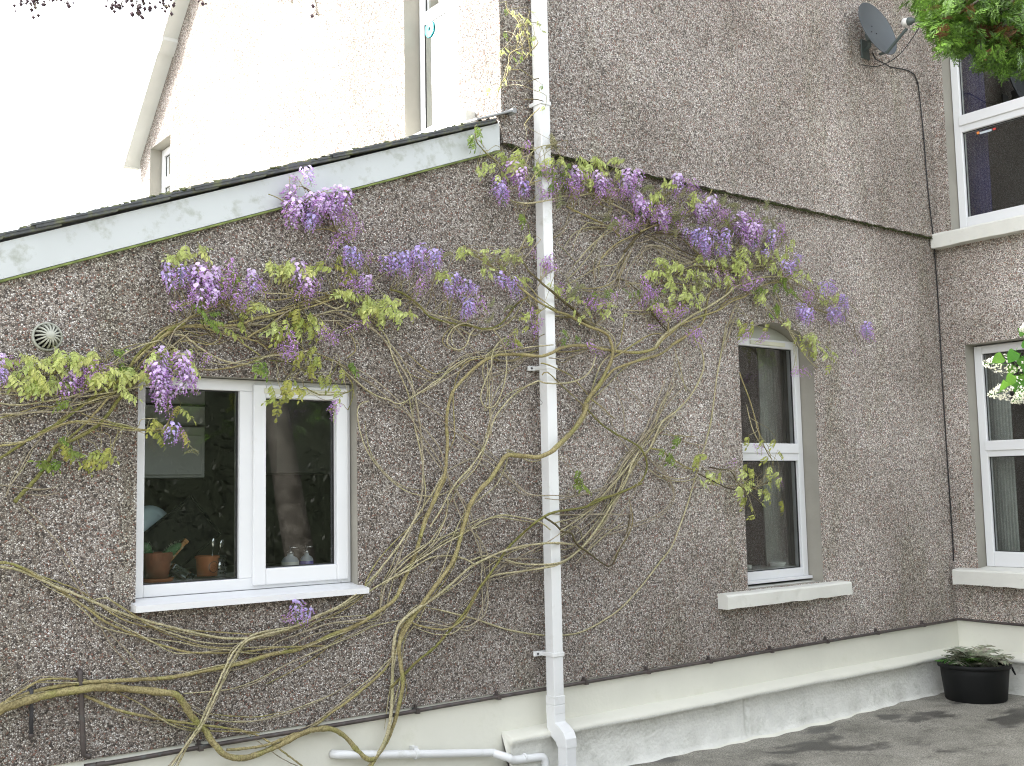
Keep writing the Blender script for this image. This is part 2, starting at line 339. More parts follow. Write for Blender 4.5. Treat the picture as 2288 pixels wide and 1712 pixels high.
# ------------------------------------------------------------------ house
house = thing('house', 'grey pebbledash house with cream plinth, white windows and a slate lean to on its left', 'house', (0, 0, 0))
YW, YU, XS, XR = 4.90, 4.875, 3.72, 8.22        # lower front face, upper front face, sunlit gable side, right wing
def arcpts(x0, x1, zs, za, n=10):
    c = (x0 + x1) / 2; h = (x1 - x0) / 2; r = (h * h + (za - zs) ** 2) / (2 * (za - zs)); cz = za - r
    a = math.asin(h / r)
    return [(c + r * math.sin(a - 2 * a * i / n), cz + r * math.cos(a - 2 * a * i / n)) for i in range(n + 1)]
W1 = [(1.66, 1.125), (2.775, 1.125), (2.775, 2.175), (1.66, 2.175)]
W2 = [(5.72, .925), (6.525, .925)] + arcpts(5.72, 6.525, 2.60, 2.745)
slope = lambda x: 2.60 + (x - 1.06) * .3875     # underside of the verge
fw = [(-3.5, .515), (XR, .515), (XR, 3.60), (XS, 3.60), (-3.5, slope(-3.5) + .03)]
fw[3] = (3.70, 3.60)
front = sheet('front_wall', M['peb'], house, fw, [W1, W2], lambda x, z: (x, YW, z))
ring(W1, lambda x, z, d: (x, d, z), YW, 5.04).build('reveal', M['reveal'], house)
ring(W2, lambda x, z, d: (x, d, z), YW, 5.10).build('reveal', M['reveal'], house)
# upper wall stands proud on a drip edge
up = MB()
nseg = 120; zz = []
for i in range(nseg + 1):
    x = XS + (XR - XS) * i / nseg; zz.append((x, 3.60 + .004 * math.sin(i * 1.3) + random.uniform(-.003, .003)))
up.add([(x, YU - .012, z) for x, z in zz] + [(x, YU, z + .05) for x, z in zz] + [(x, YU, 7.0) for x, z in zz] + [(x, YW + .02, z + .002) for x, z in zz],
       [(i, i + 1, nseg + 2 + i, nseg + 1 + i) for i in range(nseg)] + [(nseg + 1 + i, nseg + 2 + i, 2 * nseg + 3 + i, 2 * nseg + 2 + i) for i in range(nseg)] +
       [(3 * nseg + 3 + i, 3 * nseg + 4 + i, i + 1, i) for i in range(nseg)])
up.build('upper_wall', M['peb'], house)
ms = MB()
for i in range(900):
    x = random.uniform(XS, XR); r = random.uniform(.004, .011)
    c = Vector((x, YU - .006 + random.uniform(-.004, .012), 3.592 + random.uniform(-.007, .004)))
    vs = [c + Vector((random.uniform(.7, 1.3) * r * 1.6 * a, random.uniform(.7, 1.2) * r * b, random.uniform(.7, 1.2) * r * .9 * d)) for a, b, d in ((1, 0, 0), (-1, 0, 0), (0, 1, 0), (0, -1, 0), (0, 0, 1), (0, 0, -1))]
    ms.add(vs, [(0, 2, 4), (2, 1, 4), (1, 3, 4), (3, 0, 4), (2, 0, 5), (1, 2, 5), (3, 1, 5), (0, 3, 5)])
mo = ms.build('moss', M['moss'], house); mo['kind'] = 'stuff'
# gable side wall (sunlit) with two openings, in the plane X = XS
S1 = [(5.30, 3.86), (5.91, 3.86), (5.91, 5.75), (5.30, 5.75)]
S2 = [(10.15, 3.95), (10.71, 3.95), (10.71, 5.10), (10.15, 5.10)]
gz_ = lambda y: 5.05 + (11.01 - y) * .912
sw = [(YU, 3.60), (YW + .02, 3.60), (YW + .02, 2.0), (11.0, 2.0), (11.0, gz_(11.0)), (8.3, gz_(8.3)), (YU, 7.0)]
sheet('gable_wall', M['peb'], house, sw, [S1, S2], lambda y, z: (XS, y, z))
for L_ in (S1, S2): ring(L_, lambda y, z, d: (d, y, z), XS, XS + .16).build('reveal', M['reveal'], house)
# right wing, in the plane X = XR
R1 = [(4.70, .92), (3.58, .92), (3.58, 2.70), (4.70, 2.70)]
R2 = [(4.755, 3.62), (3.60, 3.62), (3.60, 5.36), (4.755, 5.36)]
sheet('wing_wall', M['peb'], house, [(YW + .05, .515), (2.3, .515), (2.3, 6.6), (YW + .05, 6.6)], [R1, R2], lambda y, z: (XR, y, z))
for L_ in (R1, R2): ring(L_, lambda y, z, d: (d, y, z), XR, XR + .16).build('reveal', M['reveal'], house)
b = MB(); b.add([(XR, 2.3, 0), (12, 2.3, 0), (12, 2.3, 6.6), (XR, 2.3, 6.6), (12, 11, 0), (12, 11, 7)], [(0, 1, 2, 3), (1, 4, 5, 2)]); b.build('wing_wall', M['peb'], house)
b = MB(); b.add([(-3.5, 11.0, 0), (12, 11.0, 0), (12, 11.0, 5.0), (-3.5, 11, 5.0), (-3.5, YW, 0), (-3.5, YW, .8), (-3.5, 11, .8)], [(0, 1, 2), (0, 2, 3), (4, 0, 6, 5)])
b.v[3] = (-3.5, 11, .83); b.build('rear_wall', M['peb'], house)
# roofs
b = MB(); b.add([(3.585, 11.12, 5.165), (12.2, 11.12, 5.165), (12.2, 8.3, 7.73), (3.585, 8.3, 7.73), (3.585, 4.5, 7.15), (12.2, 4.5, 7.15)], [(0, 1, 2, 3), (3, 2, 5, 4)])
b.add([(8.0, 2.0, 6.62), (12.2, 2.0, 6.62), (12.2, 5, 7.1), (8.0, 5, 7.1)], [(0, 1, 2, 3)])
b.build('main_roof', M['slate'], house)
sf = MB()      # boxed white verge soffit of the gable
for (y0, y1, dz) in ((8.3, 9.98, 0), (9.98, 10.09, -.035), (10.09, 11.06, -.012)):
    for k in (0, 1):
        pass
    A = [(XS - .15, y0, gz_(y0) + dz), (XS + .02, y0, gz_(y0) + dz), (XS + .02, y1, gz_(y1) + dz), (XS - .15, y1, gz_(y1) + dz)]
    B = [(x, y, z + .17) for x, y, z in A]
    sf.add(A + B, [(0, 1, 2, 3), (7, 6, 5, 4), (0, 3, 7, 4), (3, 2, 6, 7), (1, 0, 4, 5), (2, 1, 5, 6)])
sf.box((XS - .155, 11.06, 4.985), (XS + .02, 11.12, 5.16))
sf.build('soffit', M['soffit'], house)
# lean-to roof, verge board and its slates
rf = MB()
zr = lambda x: slope(x) + .115
rf.add([(-3.6, YW + .02, zr(-3.6)), (XS, YW + .02, zr(XS)), (XS, 11.2, zr(XS)), (-3.6, 11.2, zr(-3.6))], [(0, 1, 2, 3)])
roof = rf.build('lean_to_roof', M['slate'], house)
bd = MB(); x0, x1 = -3.5, 3.70
bd.add([(x0, 4.868, slope(x0) - .07), (x1, 4.868, slope(x1) - .07), (x1, 4.868, slope(x1) + .088), (x0, 4.868, slope(x0) + .088),
        (x0, 4.894, slope(x0) - .07), (x1, 4.894, slope(x1) - .07), (x1, 4.894, slope(x1) + .088), (x0, 4.894, slope(x0) + .088)],
       [(0, 1, 2, 3), (4, 7, 6, 5), (1, 5, 6, 2), (0, 4, 5, 1), (3, 2, 6, 7)])
verge = bd.build('verge_board', M['board'], house)
gb = MB(); gb.add([(x0, 4.864, slope(x0) - .082), (x1, 4.864, slope(x1) - .082), (x1, 4.864, slope(x1) - .073), (x0, 4.864, slope(x0) - .073), (x0, 4.897, slope(x0) - .082), (x1, 4.897, slope(x1) - .082)], [(0, 1, 2, 3), (0, 4, 5, 1)])
gb.build('algae_strip', M['green_edge'], verge)
sl0 = math.atan(.3875)
slate_me = None
for i in range(24):
    xa = 3.66 - i * .235
    ln = .40 + random.uniform(-.02, .02); m_ = MB()
    y0 = 4.835 + random.uniform(-.008, .008); th = random.uniform(.007, .011)
    m_.box((-ln, 0, 0), (0, .32, th)); m_.box((-ln + .02, .004, -.012), (-.01, .3, -.001))
    o = m_.build('slate', M['slate'], roof); o.location = (xa, y0, slope(xa) + .106 + random.uniform(0, .006)); o.rotation_euler = (0, -sl0 + .030, 0)
ms = MB()
for i in range(420):
    x = random.choice([random.gauss(2.1, .35), random.uniform(-.5, 3.65)])
    if x > 3.66: continue
    r = random.uniform(.005, .014); c = Vector((x, 4.84 + random.uniform(0, .1), slope(x) + .124 + random.uniform(0, .006)))
    vs = [c + Vector((random.uniform(.7, 1.3) * r * 1.8 * a, random.uniform(.7, 1.2) * r * b_, random.uniform(.5, 1.) * r * d)) for a, b_, d in ((1, 0, 0), (-1, 0, 0), (0, 1, 0), (0, -1, 0), (0, 0, 1), (0, 0, -1))]
    ms.add(vs, [(0, 2, 4), (2, 1, 4), (1, 3, 4), (3, 0, 4), (2, 0, 5), (1, 2, 5), (3, 1, 5), (0, 3, 5)])
mo = ms.build('moss', M['moss'], roof); mo['kind'] = 'stuff'
fl = MB(); fa, fb = 3.50, 3.775
fl.add([(fa, 4.815, slope(fa) + .128), (fb, 4.815, slope(fb) + .128), (fb, 4.93, slope(fb) + .142), (fa, 4.93, slope(fa) + .142), (fa, 4.815, slope(fa) + .140), (fb, 4.815, slope(fb) + .142), (fb, 4.93, slope(fb) + .158), (fa, 4.93, slope(fa) + .156)],
       [(3, 2, 1, 0), (4, 5, 6, 7), (0, 1, 5, 4), (1, 2, 6, 5), (2, 3, 7, 6), (3, 0, 4, 7)])
fl.box((3.757, 4.812, slope(fb) + .116), (3.786, 4.868, slope(fb) + .146)); fl.build('flashing', simple('lead', (.25, .26, .265), .6, .2), roof, bevel=.004)
# plinth
def wob(x, k): return .0035 * math.sin(x * 3.1 + k) + .002 * math.sin(x * 9.7 + 2 * k)
def plinth(pts_of):
    m1, m2 = MB(), MB()
    return m1, m2
pl = MB(); n = 90
rows = []
for i in range(n + 1):
    x = -3.5 + (8.26 + 3.5) * i / n
    rows += [(x, 4.912, .53), (x, 4.906, .40 + wob(x, 1)), (x, 4.903, .25), (x, 4.90, 0)]
pl.add(rows, [(i * 4 + k, (i + 1) * 4 + k, (i + 1) * 4 + k + 1, i * 4 + k + 1) for i in range(n) for k in range(3)])
for i in range(31):
    pass
rows = []
for i in range(31):
    y = 4.93 - 2.7 * i / 30; rows += [(8.232, y, .53), (8.226, y, .40), (8.223, y, .25), (8.22, y, 0)]
pl.add(rows, [(i * 4 + k, i * 4 + k + 1, (i + 1) * 4 + k + 1, (i + 1) * 4 + k) for i in range(30) for k in range(3)])
pl.build('plinth', M['cream'], house, True)
JX = atY(1670, 1563, 4.81).x; st = MB(); n = 300; prof = [(4.915, .312), (4.866, .302), (4.818, .288), (4.806, .280), (4.804, .268), (4.806, .252), (4.821, .247), (4.819, .15), (4.815, .035), (4.795, .006), (4.77, -.01)]
rows = []
for i in range(n + 1):
    x = 3.66 + (8.14 - 3.66) * i / n
    for k, (y, z) in enumerate(prof):
        e = wob(x, k * .35); extra = 0
        if k >= 9: extra = -.02 * (math.sin(x * 11) * .5 + math.sin(x * 23 + 1) * .5)
        groove = .014 if abs(x - JX) < .014 and 6 <= k <= 8 else 0
        rows.append((x, y + e * .8 + extra + groove, z + e * (.6 if k < 6 else 0)))
P = len(prof)
for k in range(P - 1): st.add([], [], 0); st.f += [(i * P + k, (i + 1) * P + k, (i + 1) * P + k + 1, i * P + k + 1) for i in range(n)]; st.m += [1 if k < 4 or k == 9 else 0] * n
st.f.append(tuple(range(P))); st.m.append(1); st.v += rows
b0 = len(st.v); rows = []
for i in range(61):
    y = 4.90 - 2.6 * i / 60
    for k, (yy, z) in enumerate(prof):
        e = wob(y, k * .35 + 2); rows.append((8.22 - (4.91 - yy) + e * .8, y, z - .008 + e * (.6 if k < 6 else 0)))
st.v += rows
for k in range(P - 1): st.f += [(b0 + i * P + k, b0 + i * P + k + 1, b0 + (i + 1) * P + k + 1, b0 + (i + 1) * P + k) for i in range(60)]; st.m += [1 if k < 4 or k == 9 else 0] * 60
st.build('plinth_step', [M['step'], M['cream']], house, True)

# windows ------------------------------------------------------------
def frame_y(m, x0, x1, z0, z1, t, y0, y1, tb=None):
    tb = tb or t
    m.box((x0, y0, z0), (x0 + t, y1, z1)); m.box((x1 - t, y0, z0), (x1, y1, z1)); m.box((x0 + t, y0 + .001, z0), (x1 - t, y1, z0 + tb)); m.box((x0 + t, y0 + .001, z1 - t), (x1 - t, y1, z1)); return m
def pane_y(x0, x1, z0, z1, y, parent):
    m = MB(); m.add([(x0, y, z0), (x1, y, z0), (x1, y, z1), (x0, y, z1)], [(0, 1, 2, 3)]); m.build('pane', M['glass'], parent)
    s = MB(); frame_y(s, x0, x1, z0, z1, .006, y - .004, y + .004); s.build('gasket', M['seal'], parent)
def pane_x(y0, y1, z0, z1, x, parent, gm=None):
    m = MB(); m.add([(x, y0, z0), (x, y1, z0), (x, y1, z1), (x, y0, z1)], [(0, 1, 2, 3)]); m.build('pane', gm or M['glass'], parent)
    s = MB(); frame_x(s, y0, y1, z0, z1, .006, x - .004, x + .004); s.build('gasket', M['seal'], parent)
def frame_x(m, y0, y1, z0, z1, t, x0, x1, tb=None):
    tb = tb or t
    m.box((x0, y0, z0), (x1, y0 + t, z1)); m.box((x0, y1 - t, z0), (x1, y1, z1)); m.box((x0 + .001, y0 + t, z0), (x1, y1 - t, z0 + tb)); m.box((x0 + .001, y0 + t, z1 - t), (x1, y1 - t, z1)); return m
# kitchen window
f = MB(); frame_y(f, 1.662, 2.772, 1.168, 2.172, .055, 4.965, 5.03); f.box((2.172, 4.9655, 1.223), (2.242, 5.03, 2.117))
kw = f.build('window', M['upvc'], house, bevel=.004); kw['label'] = 'wide two light kitchen window with a fixed pane and an opening sash'
pane_y(1.717, 2.172, 1.223, 2.117, 4.99, kw)
f = MB(); frame_y(f, 2.236, 2.752, 1.186, 2.152, .066, 4.948, 5.0, .078); f.build('sash', M['upvc'], kw, bevel=.006)
pane_y(2.302, 2.686, 1.264, 2.086, 4.985, kw)
f = MB(); f.box((2.29, 4.944, 2.108), (2.70, 4.95, 2.134)); f.build('vent_strip', simple('cream_vent_strip', (.62, .61, .48), .5), kw, bevel=.003)
f = MB(); f.add([(1.64, 4.83, 1.118), (2.80, 4.83, 1.118), (2.80, 4.965, 1.118), (1.64, 4.965, 1.118), (1.64, 4.83, 1.146), (2.80, 4.83, 1.146), (2.775, 4.965, 1.167), (1.664, 4.965, 1.167), (2.80, 4.899, 1.156), (1.64, 4.899, 1.156)],
                [(0, 1, 5, 4), (4, 5, 8, 9), (9, 8, 6, 7), (3, 2, 1, 0), (1, 2, 8, 5), (0, 4, 9, 3)]); f.build('sill', M['upvc'], kw)
f = MB(); f.box((1.62, 5.031, 1.19), (2.80, 5.42, 1.222)); f.build('inner_sill', M['white'], kw)
# arched window
f = MB(); frame_y(f, 5.725, 6.52, .965, 2.645, .058, 5.02, 5.09); f.box((5.783, 5.021, 1.782), (6.462, 5.09, 1.898)); f.box((5.783, 5.012, 1.835), (6.47, 5.0205, 1.905))
aw = f.build('window', M['upvc'], house, bevel=.005); aw['label'] = 'tall narrow arched window behind the vine'
pane_y(5.783, 6.462, 1.023, 1.782, 5.05, aw); pane_y(5.783, 6.462, 1.898, 2.587, 5.05, aw)
f = MB(); arc = arcpts(5.722, 6.523, 2.60, 2.74); f.add([(x, 5.035, z) for x, z in arc] + [(5.722, 5.035, 2.60)], [tuple(range(len(arc)))]); f.build('arch_panel', M['infill'], aw)
f = MB(); f.box((5.98, 5.01, 2.60), (6.36, 5.0195, 2.628)); f.build('vent_strip', simple('cream_vent_strip_small', (.60, .60, .48), .5), aw, bevel=.003)
f = MB(); f.box((5.725, 4.985, .945), (6.52, 5.06, .966)); f.build('sill', M['upvc'], aw, bevel=.004)
def stone_sill_y(x0, x1, ya, yb, z0, z1):
    m = MB(); n = 14; rows = []
    for i in range(n + 1):
        x = x0 + (x1 - x0) * i / n; j = lambda: random.uniform(-.004, .004)
        rows += [(x, yb, z0), (x, ya, z0 + j()), (x, ya + j(), z1 - .012), (x, ya + .012, z1 + j() * .5), (x, yb, z1 + .015)]
    m.add(rows, [(i * 5 + k, (i + 1) * 5 + k, (i + 1) * 5 + k + 1, i * 5 + k + 1) for i in range(n) for k in range(4)] + [tuple(range(4, -1, -1)), tuple(n * 5 + k for k in range(5))]); return m
stone_sill_y(5.42, 6.74, 4.815, 5.03, .825, .915).build('sill', M['sill'], aw)
# wing windows
def wing_window(lab, y0, y1, z0, z1, ra, rb, sillz, dark=False):
    f = MB(); frame_x(f, y0, y1, z0, z1, .065, XR + .12, XR + .19, .118); f.box((XR + .121, y0 + .065, ra), (XR + .19, y1 - .065, rb)); f.box((XR + .108, y0 + .05, (ra + rb) / 2 - .01), (XR + .1205, y1 - .05, rb + .012))
    o = f.build('window', M['upvc'], house, bevel=.005); o['label'] = lab
    pane_x(y0 + .065, y1 - .065, z0 + .118, ra, XR + .15, o); pane_x(y0 + .065, y1 - .065, rb, z1 - .065, XR + .15, o)
    m = MB(); n = 16; rows = []; ya, yb = y0 - .16, min(y1 + .17, 4.885)
    for i in range(n + 1):
        y = yb + (ya - yb) * i / n; j = lambda: random.uniform(-.004, .004)
        rows += [(XR + .02, y, sillz), (XR - .10, y, sillz + j()), (XR - .10 + j(), y, sillz + .105), (XR - .09, y, sillz + .118 + j() * .5), (XR + .13, y, sillz + .135)]
    m.add(rows, [(i * 5 + k, i * 5 + k + 1, (i + 1) * 5 + k + 1, (i + 1) * 5 + k) for i in range(n) for k in range(4)] + [tuple(range(5)), tuple(n * 5 + k for k in range(4, -1, -1))])
    m.build('sill', M['sill'], o); return o
wing_window('ground floor window of the right wing above a thick white sill', 3.585, 4.695, .936, 2.69, 1.80, 1.915, .80)
uw = wing_window('first floor window of the right wing with a small sticker on its lower pane', 3.605, 4.75, 3.642, 5.35, 4.47, 4.60, 3.51)
f = MB(); f.box((XR + .140, 4.545, 4.425), (XR + .146, 4.565, 4.445)); f.build('sticker', M['orange'], uw)
f = MB(); f.box((XR + .140, 4.440, 4.420), (XR + .146, 4.540, 4.437)); f.build('sticker', M['bluegrey'], uw)
f = MB(); f.box((XR + .140, 4.405, 4.422), (XR + .146, 4.428, 4.438)); f.build('sticker', M['red'], uw)
# gable windows
f = MB(); frame_x(f, 5.305, 5.905, 3.87, 5.745, .05, XS + .115, XS + .18); f.box((XS + .116, 5.355, 4.705), (XS + .18, 5.855, 4.765)); f.box((XS + .101, 5.34, 3.90), (XS + .117, 5.575, 4.72)); 
gw = f.build('window', M['upvc'], house, bevel=.004); gw['label'] = 'upper window in the sunlit gable wall with a turquoise disc on the glass'
f = MB(); frame_x(f, 5.352, 5.866, 3.912, 4.705, .040, XS + .102, XS + .16); f.build('sash', M['upvc'], gw, bevel=.005)
pane_x(5.575, 5.825, 3.96, 4.665, XS + .107, gw, M['glass_gable']); pane_x(5.355, 5.855, 4.765, 5.695, XS + .14, gw, M['glass_gable'])
c = atX(969.5, 67.7, XS + .135); dm = MB()
vs = []; nn = 24
for rr_ in (.012, .055):
    for k in range(nn):
        q = 2 * math.pi * k / nn; vs.append((XS + .0985, c.y + rr_ * math.cos(q) * .9, c.z + rr_ * math.sin(q)))
vs2 = [(x + .005, y, z) for x, y, z in vs]
dm.add(vs + vs2, [(k, (k + 1) % nn, nn + (k + 1) % nn, nn + k) for k in range(nn)] + [(nn + k, nn + (k + 1) % nn, 3 * nn + (k + 1) % nn, 3 * nn + k) for k in range(nn)])
dm.build('disc', M['turq'], gw)
f = MB(); f.box((3.645, 5.13, 3.775), (3.85, 6.0, 3.862)); f.build('sill', M['sill'], gw, bevel=.01)
f = MB(); frame_x(f, 10.155, 10.705, 3.96, 5.095, .07, XS + .115, XS + .17); f.box((XS + .116, 10.22, 4.70), (XS + .17, 10.64, 4.80))
gw2 = f.build('window', M['upvc'], house, bevel=.004); gw2['label'] = 'small deep set window near the far end of the sunlit gable wall'
pane_x(10.225, 10.635, 4.03, 4.70, XS + .14, gw2); pane_x(10.225, 10.635, 4.80, 5.025, XS + .14, gw2)
# rooms behind the glass
def room(x0, y0, z0, x1, y1, z1, side, mat):
    m = MB(); vs = [(x0, y0, z0), (x1, y0, z0), (x1, y1, z0), (x0, y1, z0), (x0, y0, z1), (x1, y0, z1), (x1, y1, z1), (x0, y1, z1)]
    F = {'b': (0, 1, 2, 3), 't': (4, 7, 6, 5), 'y0': (0, 4, 5, 1), 'x1': (1, 5, 6, 2), 'y1': (2, 6, 7, 3), 'x0': (3, 7, 4, 0)}
    m.add(vs, [v for k, v in F.items() if k != side]); return m.build('room', mat, house)
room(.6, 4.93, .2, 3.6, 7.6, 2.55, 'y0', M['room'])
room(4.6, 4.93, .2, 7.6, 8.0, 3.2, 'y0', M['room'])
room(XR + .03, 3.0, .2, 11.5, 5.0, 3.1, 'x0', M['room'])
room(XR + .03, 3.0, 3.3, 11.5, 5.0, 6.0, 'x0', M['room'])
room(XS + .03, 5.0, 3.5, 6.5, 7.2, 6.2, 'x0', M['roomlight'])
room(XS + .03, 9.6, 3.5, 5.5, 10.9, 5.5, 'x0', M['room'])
f = MB()
for k in range(3): f.box((1.0 + k * .47, 5.95, 1.72), (1.455 + k * .47, 6.25, 2.46))
cb = f.build('cupboard', M['cup'], house, bevel=.004)
for k in range(3):
    for (za, zb) in ((1.735, 1.955), (2.02, 2.445)):
        f = MB(); f.box((1.025 + k * .47, 5.928, za), (1.430 + k * .47, 5.949, zb)); f.build('door', M['cup'], cb, bevel=.004)
for zb in (2.005, 2.12, 2.25):  # dark strips painting the gap and shadow lines across the cupboard fronts
    f = MB(); f.box((1.0, 5.915, zb - .006), (2.395, 5.927, zb + .006)); f.build('shadow_line', M['worktop'], cb)
f = MB(); f.box((1.935, 5.93, 1.735), (1.97, 5.952, 1.97)); f.build('gap_strip', M['worktop'], cb)
f = MB(); f.box((.7, 6.8, .3), (3.5, 7.5, 1.12)); f.build('worktop', M['worktop'], house)
f = MB(); f.box((3.0, 6.3, 1.75), (3.5, 6.9, 2.54)); f.build('cooker_hood', M['cup'], house)

# ------------------------------------------------------------------ things inside the windows
ZS = 1.2225
def pot(name, lab, x, y, r0, r1, h, rim, mat):
    t = thing(name, lab, 'pot', (x, y, ZS), 'terracotta pots inside the kitchen window')
    m = MB(); m.lathe([(0, .012), (r0, .012), (r1 * .97, h - rim), (r1 * .97, h), (r1 * .88, h), (r1 * .86, h - .03), (0, h - .03)], n=28); m.build('pot_body', mat, t, True)
    m = MB(); m.lathe([(r1 * .975, h - rim), (r1 * 1.06, h - rim), (r1 * 1.06, h - .002), (r1 * .975, h - .002)], n=28); m.build('rim', mat, t)
    return t
p1 = pot('terracotta_pot', 'weathered terracotta pot holding a cactus behind the left kitchen pane', 1.845, 5.15, .05, .066, .135, .034, M['terra2'])
m = MB(); m.lathe([(0, 0), (.07, 0), (.076, .016), (.07, .016), (.066, .006), (0, .006)], n=28); m.build('saucer', M['terra'], p1, True)
m = MB(); m.lathe([(0, .106), (.055, .106)], n=20); m.build('soil', M['soil'], p1)
cac = thing('cactus', 'spiny green cactus with two leaning lobes in the weathered terracotta pot', 'cactus', (1.845, 5.15, ZS + .104))
def lobe(base, d, ln, r):
    d = Vector(d).normalized(); q = d.to_track_quat('Z', 'Y').to_matrix()
    m = MB(); m.lathe([(r * .55, 0), (r * .95, ln * .3), (r, ln * .6), (r * .75, ln * .85), (r * .3, ln * .98), (0.001, ln)], base, 16, 0, q); o = m.build('lobe', M['cactus'], cac, True)
    s = MB()
    for i in range(120):
        h = random.uniform(.05, .98); a = random.uniform(0, 6.28); rr = r * (1 - abs(h - .55) ** 2 * 2.2); rr = max(rr, .2 * r)
        p = Vector(base) + q @ Vector((rr * math.cos(a), rr * math.sin(a), h * ln)); dd = q @ Vector((math.cos(a), math.sin(a), .3)); s.tube([p, p + dd * .008], .0006, 3, 0, False)
    o2 = s.build('spines', M['spine'], o); o2['kind'] = 'stuff'
lobe((-.035, 0, 0), (-.35, 0, 1), .085, .024); lobe((.01, 0, -.005), (.85, -.1, .62), .125, .023)
p2 = pot('utensil_pot', 'orange terracotta pot with a round stamped emblem holding cutlery', 2.085, 5.14, .048, .055, .108, .012, M['terra'])
e = MB(); nn = 28
for k in range(nn):
    a0, a1 = 2 * math.pi * k / nn, 2 * math.pi * (k + 1) / nn
    def pe(a, r):
        th = -math.pi / 2 + .25 - .0 + r * math.cos(a) / .054; rad = .0545
        z = .055 + r * math.sin(a); rad = .048 + (.055 - .048) * (z / .108) + .0012
        return (rad * math.cos(th), rad * math.sin(th), z)
    e.add([pe(a0, .024), pe(a1, .024), pe(a1, .0275), pe(a0, .0275)], [(0, 1, 2, 3)])
for k in range(6):
    a = k * math.pi / 3; e.add([pe(a - .15, .004), pe(a + .15, .004), pe(a + .1, .014), pe(a - .1, .014)], [(0, 1, 2, 3)])
e.build('emblem', simple('dark_stamp', (.10, .045, .03), .7), p2)
sp = thing('steel_cup', 'perforated steel cutlery holder behind the orange pot', 'cup', (2.165, 5.19, ZS)); m = MB(); m.lathe([(0, 0), (.036, 0), (.036, .10), (.034, .10), (.034, .004)], n=24); m.build('cup_body', M['steel'], sp, True)
hh = MB()
for j in range(5):
    for k in range(14):
        a = 2 * math.pi * (k + .5 * (j % 2)) / 14; c = Vector((.0365 * math.cos(a), .0365 * math.sin(a), .02 + j * .017)); t_ = Vector((-math.sin(a), math.cos(a), 0))
        hh.add([c + t_ * .0035 * math.cos(q) + Vector((0, 0, .0035 * math.sin(q))) for q in (0, 1.05, 2.1, 3.14, 4.19, 5.24)], [(0, 1, 2, 3, 4, 5)])
hh.build('perforations', M['black'], sp)
for k, (lab, dx, a) in enumerate((('steel spoon leaning left out of the orange utensil pot', .03, .12), ('steel fork leaning right out of the orange utensil pot', .05, .35))):
    t = thing('spoon' if k == 0 else 'fork', lab, 'cutlery', (2.085 + dx * .5, 5.14, ZS + .03), 'cutlery standing in the orange pot'); t.rotation_euler = (0, a, 0)
    m = MB(); m.tube([(0, 0, 0), (0, 0, .12)], .003, 6); m.build('handle', M['steel'], t, True)
    m = MB(); m.lathe([(.001, .118), (.009, .128), (.012, .142), (.009, .156), (.001, .163)], n=10); o = m.build('bowl' if k == 0 else 'tines', M['steel'], t, True); o.scale = (1, .35, 1)
t = thing('baking_tray', 'black baking tray leaning on its corner behind the cactus', 'tray', (1.72, 5.30, ZS))
m = MB(); m.box((0, 0, 0), (.33, .015, .25)); o = m.build('tray_body', M['tray'], t, bevel=.006); m = MB(); frame_y(m, 0.001, .329, .001, .249, .012, -.012, -.0005); m.build('tray_lip', M['tray'], t, bevel=.003)
t.rotation_euler = (R(-6), R(-37), 0); t.location = (1.95, 5.27, ZS + .005)
t = thing('wooden_strip', 'pale orange wooden strip propped diagonally beside the cactus pot', 'wood', (1.90, 5.22, ZS + .06)); t.rotation_euler = (0, R(42), 0)
m = MB(); m.box((-.009, -.012, 0), (.009, .012, .155)); m.build('batten', M['wood'], t, bevel=.002); m = MB(); m.box((-.012, -.014, .15), (.012, .014, .168)); m.build('end_cap', M['wood'], t, bevel=.002)
t = thing('glass_dish', 'clear glass dish tilted between the two pots', 'dish', (1.96, 5.2, ZS + .012)); t.rotation_euler = (0, R(33), 0)
m = MB(); m.box((-.06, -.05, 0), (.06, .05, .006)); m.build('dish_base', M['worktop'], t, bevel=.002); m = MB(); m.box((-.058, -.048, .008), (.058, .048, .045)); m.build('dish_bowl', M['clear'], t, bevel=.006)
t = thing('plate', 'pale blue dinner plate standing on edge at the left of the kitchen window', 'plate', (1.89, 5.37, ZS + .235)); t.rotation_euler = (R(82), 0, R(8)); t.scale = (.8, .8, .8)
m = MB(); m.lathe([(0, .012), (.085, .010), (.098, .004), (.146, -.006), (.15, -.001), (.10, .010)], n=40); m.build('plate_body', M['plate'], t, True)
m = MB(); m.lathe([(.098, -.001), (.102, -.0035), (.106, -.003)], n=40); m.build('plate_ring', simple('plate_ring_glaze', (.2, .3, .3), .2), t, True)
def bottle(x, lab, liq, s):
    t = thing('soap_bottle', lab, 'bottle', (x, 5.075, ZS), 'pump bottles inside the kitchen window')
    m = MB(); m.lathe([(0, 0), (.032 * s, 0), (.034 * s, .01), (.034 * s, .062), (.026 * s, .078), (.012 * s, .088), (.012 * s, .098), (0, .098)], n=20); m.build('bottle_body', M['bluegrey'], t, True)
    m = MB(); m.lathe([(.030 * s, .004), (.0348 * s, .012), (.0348 * s, .058), (.030 * s, .066)], n=20); m.build('liquid', liq, t, True)
    m = MB(); m.lathe([(0, .097), (.014 * s, .097), (.014 * s, .112), (.006, .114), (.005, .135), (0, .136)], n=14); m.tube([(0, 0, .13), (.028 * s, -.01, .128)], .004, 6); m.build('pump', M['steel'], t, True)
    m = MB(); m.box((-.012 * s, -.0358 * s, .016), (.012 * s, -.034 * s, .036)); m.build('bottle_label', M['dishdark'], t)
bottle(2.49, 'large pump bottle of white lotion behind the right kitchen pane', M['lotion'], 1.3)
bottle(2.58, 'small pump bottle of violet soap behind the right kitchen pane', M['lilacsoap'], 1.0)
